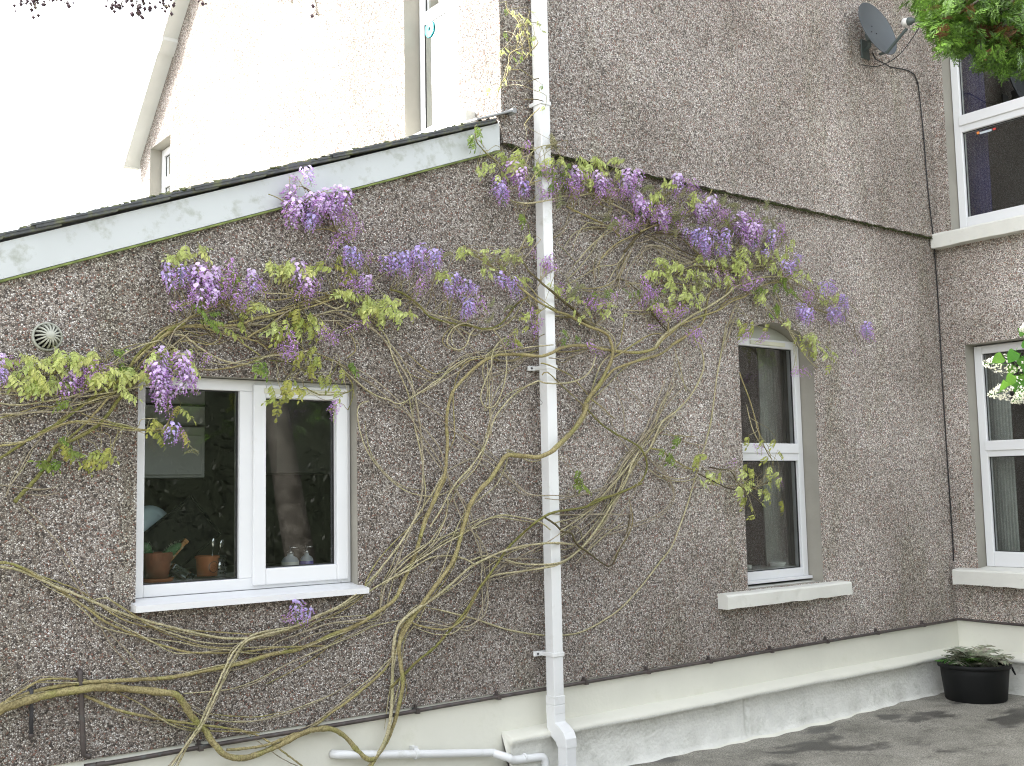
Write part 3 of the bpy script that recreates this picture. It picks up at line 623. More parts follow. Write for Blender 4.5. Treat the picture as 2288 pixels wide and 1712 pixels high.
def curtain(lab, pts, z0, z1, mat):
    t = thing('curtain', lab, 'curtain', (0, 0, 0), 'curtains inside the windows'); m = MB(); n = 40; rows = []
    a, b_ = Vector(pts[0]), Vector(pts[1]); d = b_ - a; nrm = Vector((-d.y, d.x, 0)).normalized()
    for i in range(n + 1):
        p = a + d * (i / n) + nrm * .018 * math.sin(i * 1.25); rows += [(p.x, p.y, z0), (p.x, p.y, z1)]
    m.add(rows, [(2 * i, 2 * i + 2, 2 * i + 3, 2 * i + 1) for i in range(n)]); m.build('drape', mat, t, True)
    m = MB(); m.tube([a + Vector((0, 0, z1 + .015)) - d * .2, b_ + Vector((0, 0, z1 + .015)) + d * .2], .01, 8); m.build('curtain_rail', M['white'], t)
curtain('pale curtain at the right side inside the arched window', [(6.33, 5.24, 0), (6.62, 5.26, 0)], 1.0, 2.62, simple('grey_net_curtain', (.36, .38, .34), .9))
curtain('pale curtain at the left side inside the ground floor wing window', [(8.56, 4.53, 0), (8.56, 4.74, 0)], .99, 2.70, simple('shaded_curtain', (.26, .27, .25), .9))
curtain('dark violet curtain at the left side inside the first floor wing window', [(8.56, 4.58, 0), (8.56, 4.80, 0)], 3.68, 5.38, M['purple_curtain'])
curtain('cream curtain inside the upper gable window', [(4.15, 5.55, 0), (4.15, 6.0, 0)], 3.7, 5.7, simple('cream_curtain', (.28, .26, .19), .9))
for k, (x, lab) in enumerate(((6.02, 'small white cup at the left on the sill inside the arched window'), (6.34, 'white soap dish at the right on the sill inside the arched window'))):
    t = thing('cup' if k == 0 else 'soap_dish', lab, 'cup' if k == 0 else 'dish', (x, 5.15, 1.03)); m = MB(); r_ = .03 if k == 0 else .06
    m.lathe([(0, 0), (r_ * .8, 0), (r_, .03), (r_ * .92, .03), (r_ * .75, .006), (0, .006)], n=20); m.build('cup_body' if k == 0 else 'dish_body', M['white'], t, True)
    m = MB(); m.lathe([(0, .006), (r_ * .6, .012), (r_ * .5, .028), (0, .03)], n=14); m.build('soap', M['lotion'], t, True)
b = MB(); b.box((5.6, 5.1, .99), (6.65, 5.35, 1.028)); b.build('inner_sill', M['white'], aw)

# ------------------------------------------------------------------ pipes and fittings
dp = thing('downpipe', 'square white plastic downpipe running full height down the pebbledash', 'downpipe', (3.965, 4.82, 0))
xp0, xp1, yp0, yp1 = -.035, .035, -.048, .022
m = MB(); m.box((xp0, yp0, .40), (xp1, yp1, 6.9)); m.build('pipe', M['pipe_w'], dp, bevel=.004)
for z in (.405, .455): 
    m = MB(); m.box((xp0 - .003, yp0 - .003, z - .025), (xp1 + .003, yp1 + .003, z + .022)); m.build('collar', M['pipe_w'], dp, bevel=.003)
def offs(path, a, b_, h):
    m = MB()
    for (p, q) in zip(path[:-1], path[1:]):
        (y0, z0), (y1, z1) = p, q
        d = Vector((y1 - y0, z1 - z0)).normalized(); nn = Vector((-d.y, d.x)) * h
        vs = [(a, y0 + nn.x, z0 + nn.y), (b_, y0 + nn.x, z0 + nn.y), (b_, y0 - nn.x, z0 - nn.y), (a, y0 - nn.x, z0 - nn.y), (a, y1 + nn.x, z1 + nn.y), (b_, y1 + nn.x, z1 + nn.y), (b_, y1 - nn.x, z1 - nn.y), (a, y1 - nn.x, z1 - nn.y)]
        m.add(vs, [(0, 1, 2, 3), (4, 7, 6, 5), (0, 4, 5, 1), (1, 5, 6, 2), (2, 6, 7, 3), (3, 7, 4, 0)])
    return m
# offset bend that steps out over the plinth
prof = [(yp0, .40), (yp0 - .004, .335), (yp0 - .03, .325), (yp0 - .075, .295), (yp0 - .093, .262), (yp0 - .095, .215)]
back = [(yp1, .40), (yp1, .31), (yp1 - .02, .27), (yp1 - .06, .245), (yp1 - .075, .235), (yp1 - .085, .215)]
m = MB(); rows = []
for (a, b_) in zip(prof, back): rows += [(xp0 - .004, a[0], a[1]), (xp1 + .004, a[0], a[1]), (xp1 + .004, b_[0], b_[1]), (xp0 - .004, b_[0], b_[1])]
m.add(rows, [(i * 4 + k, i * 4 + (k + 1) % 4, (i + 1) * 4 + (k + 1) % 4, (i + 1) * 4 + k) for i in range(len(prof) - 1) for k in range(4)]); m.build('offset_bend', M['pipe_w'], dp, bevel=.004)
m = MB(); m.box((xp0, yp0 - .092, -.01), (xp1, yp1 - .088, .23)); m.build('shoe', M['pipe_w'], dp, bevel=.004)
for px, py in ((1205, 226), (1200, 818), (1212, 1468)):
    z = atY(px, py, 4.77).z
    m = MB(); m.box((xp0 - .006, yp0 - .006, z - .012), (xp1 + .006, yp0, z + .012)); m.box((xp0 - .006, yp0, z - .012), (xp0, yp1 + .04, z + .012)); m.box((xp1, yp0, z - .012), (xp1 + .006, yp1 + .04, z + .012))
    m.box((xp0 - .05, yp1 + .035, z - .014), (xp1 + .05, yp1 + .05, z + .014)); br = m.build('bracket', M['pipe_w'], dp, bevel=.003)
    for s in (-1, 1):
        m = MB(); m.lathe([(0, 0), (.006, 0), (.006, .006), (0, .008)], (s * .062, yp1 + .036, z), 10, 0, Euler((R(90), 0, 0)).to_matrix()); m.build('screw', M['iron'], br)
cp = thing('copper_pipe', 'thin tarnished copper pipe clipped along the top of the plinth', 'pipe')
pa = atY(180, 1507, 4.86); pb = atY(186, 1694, 4.86)
pts = [pa + Vector((0, .02, .02)), pa, pb + Vector((0, 0, .03)), pb + Vector((.03, 0, 0))]
m = MB(); m.tube(catmull([pa + Vector((0, .035, 0)), pa + Vector((0, .01, .012)), pa + Vector((0, 0, -.02)), (pa + pb) / 2, pb + Vector((0, 0, .035)), pb + Vector((.004, 0, .012)), pb + Vector((.03, 0, .002))], .01), .0115, 10); m.build('riser', M['copper'], cp, True)
pts = [pb + Vector((.02, 0, .002))] + [atY(x, y, 4.865) for x, y in ((300, 1690), (500, 1661), (800, 1620), (1000, 1588), (1237, 1546), (1500, 1500), (1800, 1446), (2000, 1409), (2125, 1386))] + [Vector((8.17, 4.862, .525))]
# keep it nearly level, resting along the plinth top
pts = [Vector((p.x, 4.872, .492 + .03 * (p.x - 1.4) / 6.8 + random.uniform(-.002, .002))) for p in pts]
m = MB(); m.tube(catmull(pts, .05), .0105, 10); m.build('pipe_run', M['copper'], cp, True)
m = MB(); m.tube(catmull([Vector((8.17, 4.872, .522)), Vector((8.19, 4.85, .522)), Vector((8.19, 4.5, .518)), Vector((8.19, 3.2, .515)), Vector((8.19, 2.3, .515))], .05), .0105, 10); m.build('pipe_run', M['copper'], cp, True)
for x in (1.95, 2.5, 3.1, 3.62, 4.25, 4.75, 5.3, 5.9, 6.5, 7.1, 7.7):
    z = .492 + .03 * (x - 1.4) / 6.8; m = MB(); m.box((x - .012, 4.858, z - .014), (x + .012, 4.905, z + .014)); m.box((x - .006, 4.88, z + .01), (x + .006, 4.90, z + .03)); m.build('clip', M['copper'], cp, bevel=.003)
m = MB(); m.lathe([(.0135, -.02), (.0135, .02)], pts[0] + Vector((.01, 0, 0)), 12, 0, Euler((0, R(90), 0)).to_matrix()); m.lathe([(.0135, -.018), (.0135, .018)], pts[0] + Vector((.055, 0, 0)), 12, 0, Euler((0, R(90), 0)).to_matrix()); m.build('coupling', M['copper'], cp, True)
t = thing('pipe_stub', 'short dark overflow pipe hanging below the thick vine trunk at the far left', 'pipe', (0, 0, 0))
a = atY(70, 1555, 4.87); b_ = atY(70, 1648, 4.87); m = MB(); m.tube([a + Vector((0, .04, .03)), a + Vector((0, 0, .02)), a, b_], .0085, 8); m.build('stub', M['iron'], t, True)
m = MB(); m.lathe([(.010, 0), (.012, .004), (.012, .012), (.010, .016)], b_, 10); m.build('nozzle', M['copper'], t, True)
wp = thing('waste_pipe', 'white plastic waste pipe low on the plinth left of the downpipe', 'pipe')
P_ = [atY(x, y, 4.86) for x, y in ((752, 1688), (775, 1686), (930, 1685), (1105, 1682))] + [atY(x, y, 4.80) for x, y in ((1135, 1693), (1150, 1698), (1205, 1692))]
P_[0] = P_[0] + Vector((0, .045, 0)); 
m = MB(); m.tube(catmull(P_[:4], .02), .0205, 14); m.build('pipe_run', M['pipe_w'], wp, True)
q = P_[-1]; m = MB(); m.tube(catmull([P_[3] - Vector((.01, 0, 0))] + P_[4:] + [q + Vector((.03, 0, -.01)), q + Vector((.04, 0, -.05)), Vector((q.x + .042, q.y, 0))], .012), .0215, 14); m.build('elbow', M['pipe_w'], wp, True)
m = MB(); m.tube([P_[2] - Vector((.012, 0, 0)), P_[2] + Vector((.012, 0, 0))], .025, 14); m.box((P_[2].x - .012, 4.86, P_[2].z + .01), (P_[2].x + .012, 4.905, P_[2].z + .035)); m.build('clip', M['pipe_w'], wp)
m = MB(); m.tube([P_[5] + Vector((.06, 0, 0)), P_[5] + Vector((.072, 0, 0))], .024, 14); m.build('collar', M['pipe_w'], wp)
# round vent
vc = atY(104, 753, 4.9); vt = thing('vent_cowl', 'round beige slotted vent cowl on the wall above the kitchen window left end', 'vent', vc)
ROT = Euler((R(90), 0, 0)).to_matrix()
m = MB(); m.lathe([(.062, 0), (.062, .016), (.056, .02), (.052, .012), (.05, 0)], n=32, ax=ROT); m.build('flange', M['vent'], vt, True)
m = MB(); m.lathe([(.047, .002), (.044, .028), (.03, .048), (0, .055)], n=24, ax=ROT); m.build('inner_core', M['black'], vt, True)
m = MB(); m.lathe([(0, .073), (.017, .072), (.019, .069), (.018, .064), (0, .064)], n=24, ax=ROT); m.build('cap', M['vent'], vt, True)
for k in range(16):
    a = 2 * math.pi * k / 16; rb = MB(); pp = []
    for i in range(9):
        th = i / 8 * math.pi / 2; r_ = .053 * math.cos(th * .82); z = .012 + .056 * math.sin(th); pp.append((r_, z))
    c_, s_ = math.cos(a), math.sin(a); vs = []
    for r_, z in pp:
        for wd in (-.0032, .0032):
            for dr in (0, -.008): vs.append(ROT @ Vector(((r_ + dr) * c_ - wd * s_, (r_ + dr) * s_ + wd * c_, z + dr * .3)))
    rb.add(vs, [(i * 4 + p, i * 4 + q_, i * 4 + 4 + q_, i * 4 + 4 + p) for i in range(8) for p, q_ in ((0, 2), (2, 3), (3, 1), (1, 0))]); rb.build('rib', M['vent'], vt)
# satellite dish
DC = atY(1956, 68, 4.735)
sdh = thing('satellite_dish', 'dark grey satellite dish on a wall bracket high on the right of the front wall', 'satellite dish', DC)
fac = Vector((-.03, -1, .30)).normalized()
zx = fac; yy = (Vector((0, 0, 1)) - zx * zx.z).normalized(); xx = yy.cross(zx)
MD = Matrix((xx, yy, zx)).transposed()
m = MB(); prof = [(0, 0), (.06, .004), (.12, .014), (.17, .029), (.203, .042), (.209, .046), (.211, .042), (.205, .036), (.17, .022), (.12, .007), (.06, -.004), (0, -.008)]
m.lathe(prof, n=44); m.v = [tuple(MD @ Vector((x * 1.0, y * 1.13, z - .02))) for x, y, z in m.v]; m.build('reflector', M['dish'], sdh, True)
bot = MD @ Vector((0, -.225, .03)); lnbp = MD @ Vector((0, -.12, .27))
m = MB(); m.tube([MD @ Vector((0, -.20, -.035)), bot, bot + (lnbp - bot) * .9 - Vector((0, 0, .03))], .013, 4); m.build('arm', M['dishdark'], sdh, bevel=.002)
d = (MD @ Vector((0, .02, 0)) - lnbp).normalized(); qd = d.to_track_quat('Z', 'Y').to_matrix()
m = MB(); m.lathe([(0, .05), (.018, .05), (.030, .045), (.032, .02), (.03, 0)], lnbp, 18, 0, qd); ln = m.build('lnb_cap', M['white'], sdh, True)
m = MB(); m.lathe([(.031, .002), (.029, -.02), (.018, -.03), (.016, -.085), (0, -.087)], lnbp, 18, 0, qd); m.build('lnb_body', M['dishdark'], sdh, True)
bk = MD @ Vector((0, -.02, -.03)); m = MB(); m.tube([bk, bk - fac * .05], .045, 4); m.tube([bk - fac * .04, bk + Vector((.02, .05, -.07)), Vector((bk.x + .04, .125, bk.z - .08))], .016, 10); m.box((bk.x - .01, .120, bk.z - .15), (bk.x + .09, .134, bk.z - .0)); m.build('bracket', M['dishdark'], sdh, bevel=.003)
m = MB()
for k, (bx, by) in enumerate(((-.03, -.01), (.03, -.01), (0, .05))): m.lathe([(0, -.002), (.006, -.002), (.005, .002), (0, .003)], MD @ Vector((bx, by, -.016)), 8, 0, MD)
m.build('bolts', M['black'], sdh)
m = MB(); e_ = lnbp - d * .085; m.tube(catmull([e_, e_ + Vector((.01, .01, -.06)), (e_ + bot) / 2 + Vector((.03, .06, -.12)), bot + Vector((.03, .10, -.07)), Vector((-.02, .125, -.24))], .01), .0035, 6); m.build('lead', M['cable'], sdh, True)
# aerial cable
cb_ = thing('aerial_cable', 'thin black aerial cable running from the dish down the inner corner of the walls', 'cable')
zz_ = lambda r, x, y, Y: atY(*src(r, x, y), Y)
pts = [atY(1950, 118, 4.80), atY(1956, 132, 4.84), atY(1972, 140, 4.855), atY(1990, 150, 4.862)] + [zz_('C', x, y, 4.866) for x, y in ((1310, 390), (1400, 408), (1435, 430), (1455, 480), (1470, 600), (1490, 800), (1505, 1000), (1525, 1200), (1545, 1370))] + \
      [zz_('F', x, y, 4.893) for x, y in ((1552, 20), (1570, 250), (1585, 520), (1600, 800), (1615, 1050), (1635, 1350), (1652, 1600))] + [zz_('I', x, y, 4.893) for x, y in ((1657, 350), (1662, 470))]
m = MB(); m.tube(catmull(pts, .05), .0048, 6); m.build('cable_run', M['cable'], cb_, True)
for i in (5, 7, 9, 11, 13, 15):
    p = pts[i]; m = MB(); m.box((p.x - .007, p.y - .006, p.z - .004), (p.x + .007, p.y + .02, p.z + .004)); m.build('cable_clip', M['cable'], cb_)
wl = thing('wire_loop', 'thin black wire loop hanging on the downpipe beneath a vine knot', 'wire')
m = MB(); m.tube(catmull([zz_('O', x, y, 4.757) for x, y in ((915, 1300), (910, 1360), (905, 1420), (960, 1490), (930, 1505), (890, 1460), (860, 1400), (845, 1380))], .01), .0012, 5); m.build('wire', M['cable'], wl, True)

# ------------------------------------------------------------------ wisteria
wis = thing('wisteria', 'wisteria with bare twisting stems, pale young leaves and violet racemes trained across the front wall', 'wisteria', (1.0, 4.86, 0))
bpy.context.view_layer.update()
WI = Matrix.Translation((-1.0, -4.86, 0))
rs = random.Random(11)
STEMS = []
def stem(r, w0, w1, col, pts, off=None, behind=False):
    STEMS.append((r, w0, w1, col, pts, off, behind))
# lower left trunk and its branches
stem('G', 22, 12, 'o', [(-70, 1375), (0, 1335), (100, 1295), (250, 1250), (450, 1215), (600, 1200), (750, 1210), (900, 1225), (1010, 1240), (1060, 1290), (1110, 1370), (1180, 1440), (1230, 1520), (1300, 1590), (1370, 1608), (1450, 1600), (1600, 1540), (1750, 1465), (1850, 1440), (1930, 1445), (2000, 1490), (2069, 1570), (2130, 1618), (2165, 1610)], .07)
stem('H', 10, 5, 'l', [(305, 1690), (345, 1620), (400, 1540), (440, 1420), (455, 1250), (458, 1100), (465, 950), (490, 850), (540, 790), (610, 740), (640, 720), (700, 680), (800, 600), (900, 510), (980, 465), (1080, 420), (1180, 390), (1270, 375), (1400, 365), (1500, 375)], .06)
stem('H', 10, 12, 'o', [(318, 1690), (360, 1610), (420, 1520), (470, 1400), (500, 1280), (518, 1180), (508, 1080), (495, 980), (505, 900), (545, 830), (600, 760), (680, 650), (770, 530), (820, 440), (850, 340), (880, 230), (910, 140), (960, 60), (1020, 0), (1075, -84), (1105, -130), (1125, -143), (1180, -140), (1240, -135), (1300, -132), (1370, -159), (1430, -214), (1500, -284), (1560, -374), (1578, -434)], .07)
stem('O', 9.5, 4, 'o', [(1340, 1560), (1355, 1500), (1420, 1400), (1500, 1290), (1560, 1180), (1600, 1090), (1610, 1000), (1590, 920), (1560, 860), (1490, 820), (1400, 790), (1300, 740), (1200, 680), (1100, 650), (1000, 600), (900, 540), (800, 460), (700, 380), (600, 300), (520, 250), (440, 200), (370, 150), (250, 95)], .06)
stem('O', 9, 4.5, 'd', [(1430, 800), (1330, 720), (1240, 620), (1150, 550), (1060, 470), (960, 390), (900, 330), (840, 280), (790, 200)], .065)
stem('O', 3, 2.5, 'o', [(800, 385), (860, 440), (920, 510), (1000, 570), (1100, 640)], .07)
stem('O', 7.5, 6, 'o', [(1360, 1480), (1450, 1380), (1530, 1280), (1610, 1190), (1700, 1150), (1850, 1100), (2000, 1060), (2080, 1020), (2152, 965)], .055)
stem('K', 8, 3, 'o', [(248, 1620), (350, 1560), (480, 1470), (540, 1400), (570, 1300), (580, 1230), (600, 1150), (650, 1080), (690, 1045)], .055)
stem('E', 8, 8, 'o', [(620, 1655), (680, 1480), (720, 1380), (760, 1290), (770, 1200), (775, 1100), (770, 1000), (780, 900), (810, 810), (870, 740), (930, 680), (1000, 630), (1060, 605), (1110, 600), (1180, 600), (1250, 605), (1320, 610), (1380, 590), (1440, 560), (1530, 548), (1600, 555), (1700, 575), (1850, 590), (1930, 580), (1980, 560), (2010, 520), (2069, 470), (2110, 430)], .06)
stem('K', 7, 3, 'l', [(95, 1643), (157, 1552), (227, 1490), (300, 1440), (450, 1340), (600, 1260), (750, 1160), (830, 1090), (930, 1040), (1050, 1000), (1200, 985), (1330, 1000), (1450, 1060), (1550, 1130), (1650, 1220), (1720, 1280)], .07)
stem('K', 5, 3, 'o', [(227, 1490), (400, 1400), (560, 1340), (700, 1290), (800, 1220), (930, 1170), (1030, 1100), (1150, 1050), (1260, 1035)], .065)
stem('K', 4, 3, 'o', [(220, 1500), (230, 1400), (330, 1290), (375, 1230), (380, 1120), (430, 1060)], .06)
stem('K', 4, 3, 'o', [(740, 1170), (770, 1100), (790, 1040), (840, 980), (900, 910), (860, 800), (840, 720)], .07)
stem('H', 10, 10, 'o', [(765, -20), (700, 120), (640, 250), (600, 400), (560, 500), (520, 590), (470, 690), (380, 760), (250, 840), (100, 900), (0, 945), (-110, 985), (-250, 1010), (-410, 1060), (-610, 1100), (-810, 1140), (-1010, 1155), (-1210, 1165), (-1330, 1175), (-1510, 1200), (-1660, 1240), (-1810, 1305), (-1900, 1345)], .045)
stem('G', 7, 4, 'o', [(-40, 478), (60, 485), (150, 520), (250, 580), (350, 640), (500, 740), (600, 815), (750, 885), (900, 945), (1000, 975), (1100, 998), (1300, 1000), (1450, 990), (1600, 970), (1810, 962), (1900, 960)], .04)
stem('G', 7, 5, 'l', [(-40, 495), (100, 520), (200, 560), (330, 622), (430, 660), (540, 705), (700, 770), (850, 815), (1000, 855), (1150, 890), (1300, 915), (1450, 915), (1600, 890), (1700, 850), (1810, 805), (1950, 740), (2069, 670), (2110, 620), (2210, 500), (2310, 370), (2390, 240), (2450, 150), (2510, 60), (2560, -30)], .05)
stem('G', 4, 3, 'l', [(540, 702), (560, 690), (620, 685), (680, 725), (780, 785), (870, 840), (1000, 890), (1150, 935), (1300, 950), (1400, 940), (1500, 910), (1650, 865)], .045)
stem('G', 5.5, 5, 'l', [(960, 1700), (1070, 1540), (1150, 1420), (1200, 1310), (1250, 1200), (1290, 1110), (1340, 1010), (1400, 940), (1480, 890), (1600, 865), (1700, 850)], .085)
stem('G', 5.5, 5, 'l', [(1000, 1700), (1090, 1530), (1160, 1430), (1220, 1310), (1265, 1210), (1310, 1110), (1370, 1000), (1430, 930), (1550, 890), (1680, 858), (1800, 800), (1950, 735), (2060, 660)], .09)
stem('G', 8, 4, 'o', [(430, 1225), (560, 1280), (680, 1330), (850, 1370), (1000, 1395), (1150, 1415), (1300, 1435), (1420, 1455), (1530, 1500), (1620, 1560), (1700, 1620), (1790, 1690)], .05)
stem('G', 3, 3, 'o', [(600, 1190), (700, 1240), (800, 1290), (900, 1350), (1000, 1405), (1080, 1430), (1200, 1450), (1350, 1455), (1500, 1460)], .04)
stem('G', 6, 5, 'o', [(0, 1300), (130, 1220), (220, 1165), (300, 1150), (450, 1155), (600, 1185), (720, 1215), (900, 1225), (1000, 1245)], .05)
stem('G', 3, 3, 'l', [(1060, 1235), (1200, 1225), (1350, 1205), (1500, 1150), (1650, 1070), (1810, 1000), (1950, 940), (2069, 890), (2160, 845), (2300, 815), (2420, 790)], .035)
stem('G', 2.6, 2.4, 'g', [(1010, 1250), (1180, 1340), (1280, 1375), (1450, 1395), (1600, 1370), (1750, 1320), (1900, 1250), (2069, 1150)], .03)
stem('G', 2.6, 2.4, 'g', [(110, 130), (250, 270), (380, 420), (480, 600), (550, 760), (620, 920), (720, 1040), (850, 1170), (950, 1270), (1080, 1350)], .03)
stem('G', 7, 7, 'o', [(1310, 1560), (1400, 1555), (1550, 1530), (1700, 1470), (1810, 1425), (1910, 1350), (2010, 1280), (2110, 1200), (2210, 1110), (2260, 1040), (2290, 990), (2330, 900), (2370, 830), (2420, 750)], .05)
stem('N', 11, 8, 'n', [(150, 1755), (240, 1655), (330, 1560), (440, 1430), (510, 1310), (570, 1190), (640, 1165), (760, 1110), (880, 1050), (1000, 970), (1090, 880), (1170, 770), (1240, 680), (1290, 620), (1400, 500), (1500, 380), (1600, 290)], .05)
stem('N', 5.5, 3.5, 'o', [(-20, 1180), (150, 1160), (300, 1120), (450, 1040), (600, 970), (750, 930), (880, 930), (1050, 950), (1250, 985), (1400, 1010), (1550, 1018), (1650, 1010), (1720, 950), (1760, 870), (1850, 800)], .085)
stem('N', 7, 8, 'n', [(-20, 1320), (150, 1210), (300, 1110), (480, 1010), (600, 950), (700, 880), (800, 800), (900, 720), (1000, 650), (1150, 560), (1300, 430), (1400, 260), (1520, 150), (1640, 60), (1760, -20), (1900, -80)], .06)
stem('N', 4, 4, 'g', [(-20, 862), (200, 840), (500, 830), (750, 830), (900, 805), (1000, 760), (1080, 700), (1160, 640), (1280, 560)], .05)
stem('N', 4, 4, 'l', [(-20, 735), (100, 755), (250, 755), (450, 725), (650, 690), (800, 650), (950, 605), (1060, 560)], .07)
stem('N', 3.5, 3.5, 'l', [(-20, 600), (50, 560), (150, 500), (280, 460), (400, 425), (550, 410), (700, 405), (850, 405), (1000, 380), (1150, 330), (1300, 220), (1450, 150), (1600, 105), (1670, 92)], .075)
stem('N', 3.5, 3, 'l', [(-20, 595), (120, 615), (300, 640), (500, 630), (650, 605), (800, 575), (910, 552)], .06)
stem('N', 3, 3, 'l', [(-20, 640), (200, 655), (400, 665), (600, 665), (800, 675), (1000, 650), (1200, 620), (1400, 580), (1550, 550), (1700, 520)], .06)
stem('N', 4.5, 4, 'o', [(-20, 895), (200, 840), (400, 775), (550, 775), (650, 745)], .04)
stem('N', 6, 6, 'o', [(620, 1180), (720, 1090), (850, 980), (950, 870), (1050, 760), (1150, 650), (1280, 560), (1420, 450), (1520, 370), (1640, 260), (1800, 130), (1930, 30)], .045)
stem('N', 5, 5, 'o', [(500, 1010), (700, 850), (850, 760), (1000, 690), (1130, 640), (1250, 540), (1380, 420), (1480, 290), (1600, 170)], .04)
stem('N', 3.2, 3, 'g', [(60, 1700), (100, 1600), (200, 1440), (300, 1250), (370, 1160), (470, 1030)], .03)
stem('N', 2.6, 2.4, 'g', [(-20, 1580), (200, 1600), (400, 1625), (550, 1610), (600, 1580)], .03)
stem('N', 2.6, 2.4, 'o', [(820, 835), (930, 880), (1060, 915), (1200, 960), (1330, 985)], .05)
# tangle above the kitchen window
stem('M', 8, 4, 'o', [(-200, 1230), (0, 1040), (120, 950), (260, 880), (400, 870), (520, 890), (600, 920), (750, 960), (900, 985), (1000, 1025), (1080, 1090)], .05)
stem('M', 5, 4, 'o', [(0, 1000), (100, 910), (250, 840), (370, 770), (480, 720), (600, 660), (700, 630), (770, 615)], .06)
stem('M', 7, 5, 'o', [(0, 1060), (90, 960), (200, 900), (300, 870), (420, 855), (600, 860), (800, 850), (950, 800), (1100, 770), (1250, 730), (1350, 680), (1500, 640), (1650, 590), (1750, 560), (1850, 540)], .055)
stem('M', 5, 4.5, 'o', [(880, 970), (960, 920), (1060, 870), (1170, 790), (1300, 730), (1450, 690), (1600, 640), (1720, 600)], .065)
stem('M', 4, 3, 'o', [(700, 830), (850, 800), (1000, 775), (1150, 730), (1300, 670), (1500, 610), (1700, 565)], .04)
stem('M', 4, 3, 'g', [(560, 900), (800, 845), (1000, 850), (1150, 860), (1300, 830), (1600, 815), (1830, 820)], .035)
stem('M', 3, 3, 'g', [(700, 860), (850, 910), (1000, 960), (1130, 980), (1250, 1000)], .04)
stem('M', 5.5, 4, 'l', [(200, 945), (290, 950), (370, 1010), (450, 1070), (540, 1130), (650, 1180), (760, 1205), (880, 1210), (980, 1180), (1080, 1140), (1200, 1130), (1350, 1110), (1450, 1090)], .06)
stem('M', 4, 3.5, 'o', [(420, 1262), (550, 1268), (680, 1255), (850, 1220), (1000, 1165), (1100, 1125), (1200, 1105)], .05)
stem('M', 3, 3, 'g', [(120, 1090), (160, 1000), (220, 890), (330, 800)], .07)
stem('M', 3, 2.5, 'g', [(90, 1130), (200, 1040), (290, 970), (340, 925)], .07)
stem('M', 3, 2.5, 'o', [(250, 1010), (370, 1000), (520, 1035), (620, 985), (650, 960)], .05)
stem('M', 3, 2.5, 'g', [(1450, 880), (1440, 900), (1250, 1000), (1120, 1080), (1080, 1150)], .05)
stem('M', 5, 5, 'g', [(1440, 880), (1480, 800), (1540, 760), (1640, 735), (1740, 750), (1850, 800), (1950, 840), (2050, 900), (2152, 1000), (2200, 1080), (2280, 1200), (2400, 1420), (2440, 1560), (2470, 1740), (2490, 1920), (2505, 2110), (2500, 2310), (2490, 2430), (2440, 2600), (2400, 2720), (2330, 2880)], .05)
stem('H', 5, 4, 'g', [(520, 376), (470, 520), (420, 600), (390, 720), (380, 780), (300, 805), (100, 830), (0, 862), (-110, 900), (-210, 940), (-260, 990)], .05)
stem('M', 3.2, 3, 'l', [(1040, 560), (1200, 565), (1300, 575), (1400, 590), (1500, 620), (1600, 660), (1700, 700), (1780, 660)], .08)
stem('L', 4.5, 4, 'd', [(1040, 1270), (1045, 1220), (1030, 1120), (990, 1050), (930, 970), (850, 880), (780, 810), (700, 730), (640, 600), (560, 470), (480, 370), (400, 300), (340, 255)], .09)
stem('L', 3, 2.5, 'o', [(690, 730), (600, 700), (500, 705), (430, 720)], .08)
stem('L', 3, 2.5, 'o', [(480, 380), (300, 440), (180, 430), (100, 380), (0, 340)], .12)
stem('M', 3.2, 3, 'd', [(1320, 645), (1390, 710), (1430, 800)], .09)
stem('M', 3.2, 2.6, 'd', [(690, 690), (780, 780), (850, 840), (930, 930), (1000, 1000), (1080, 1085)], .085)
stem('M', 3.2, 2.6, 'd', [(460, 640), (455, 750), (470, 850), (520, 920), (580, 980)], .09)
stem('M', 2.8, 2.5, 'o', [(740, 940), (830, 1020), (930, 1090), (1000, 1135)], .07)
stem('M', 2.8, 2.5, 'o', [(580, 620), (700, 665), (850, 720), (960, 705), (1060, 680)], .07)
stem('M', 2.4, 2, 'n', [(1080, 1180), (1250, 1200), (1400, 1270), (1560, 1320), (1660, 1310), (1730, 1180)], .05)
stem('M', 2.4, 2, 'n', [(1600, 1170), (1700, 1200), (1790, 1300), (1850, 1400), (1850, 1530), (1810, 1640)], .06)
stem('M', 2.4, 2, 'n', [(1400, 1420), (1520, 1490), (1650, 1500), (1800, 1480), (1860, 1440)], .08)
stem('M', 3, 2.5, 'o', [(1500, 1110), (1650, 1170), (1800, 1250), (1900, 1380), (2000, 1470), (2150, 1540)], .04)
stem('M', 2.6, 2.3, 'l', [(1810, 600), (1940, 720), (2060, 800), (2152, 860)], .09)
stem('M', 2.6, 2.3, 'o', [(1660, 780), (1730, 850), (1820, 920), (1860, 990), (1880, 1090), (1800, 1160)], .05)
# middle, between the kitchen window and the downpipe
stem('O', 6, 4, 'n', [(-450, 440), (-330, 480), (-200, 570), (-100, 680), (0, 725), (100, 750), (200, 770), (300, 780), (400, 805), (480, 800), (560, 770), (640, 690), (700, 600), (760, 550), (830, 510)], .055)
stem('O', 4, 3, 'l', [(330, 780), (240, 755), (150, 790), (90, 870), (80, 940), (130, 985), (200, 1000), (260, 950), (290, 860), (330, 810)], .07)
stem('O', 3.4, 3, 'l', [(700, 850), (620, 890), (560, 930), (510, 1000), (490, 1080), (490, 1150), (440, 1270), (400, 1370), (390, 1450), (420, 1520), (480, 1535), (540, 1490), (590, 1370), (620, 1250), (630, 1130), (620, 1040), (600, 960), (560, 880), (490, 800)], .08)
stem('O', 3, 2.6, 'g', [(600, 960), (500, 1080), (488, 1200), (500, 1300), (490, 1400), (485, 1655), (480, 1800)], .06)
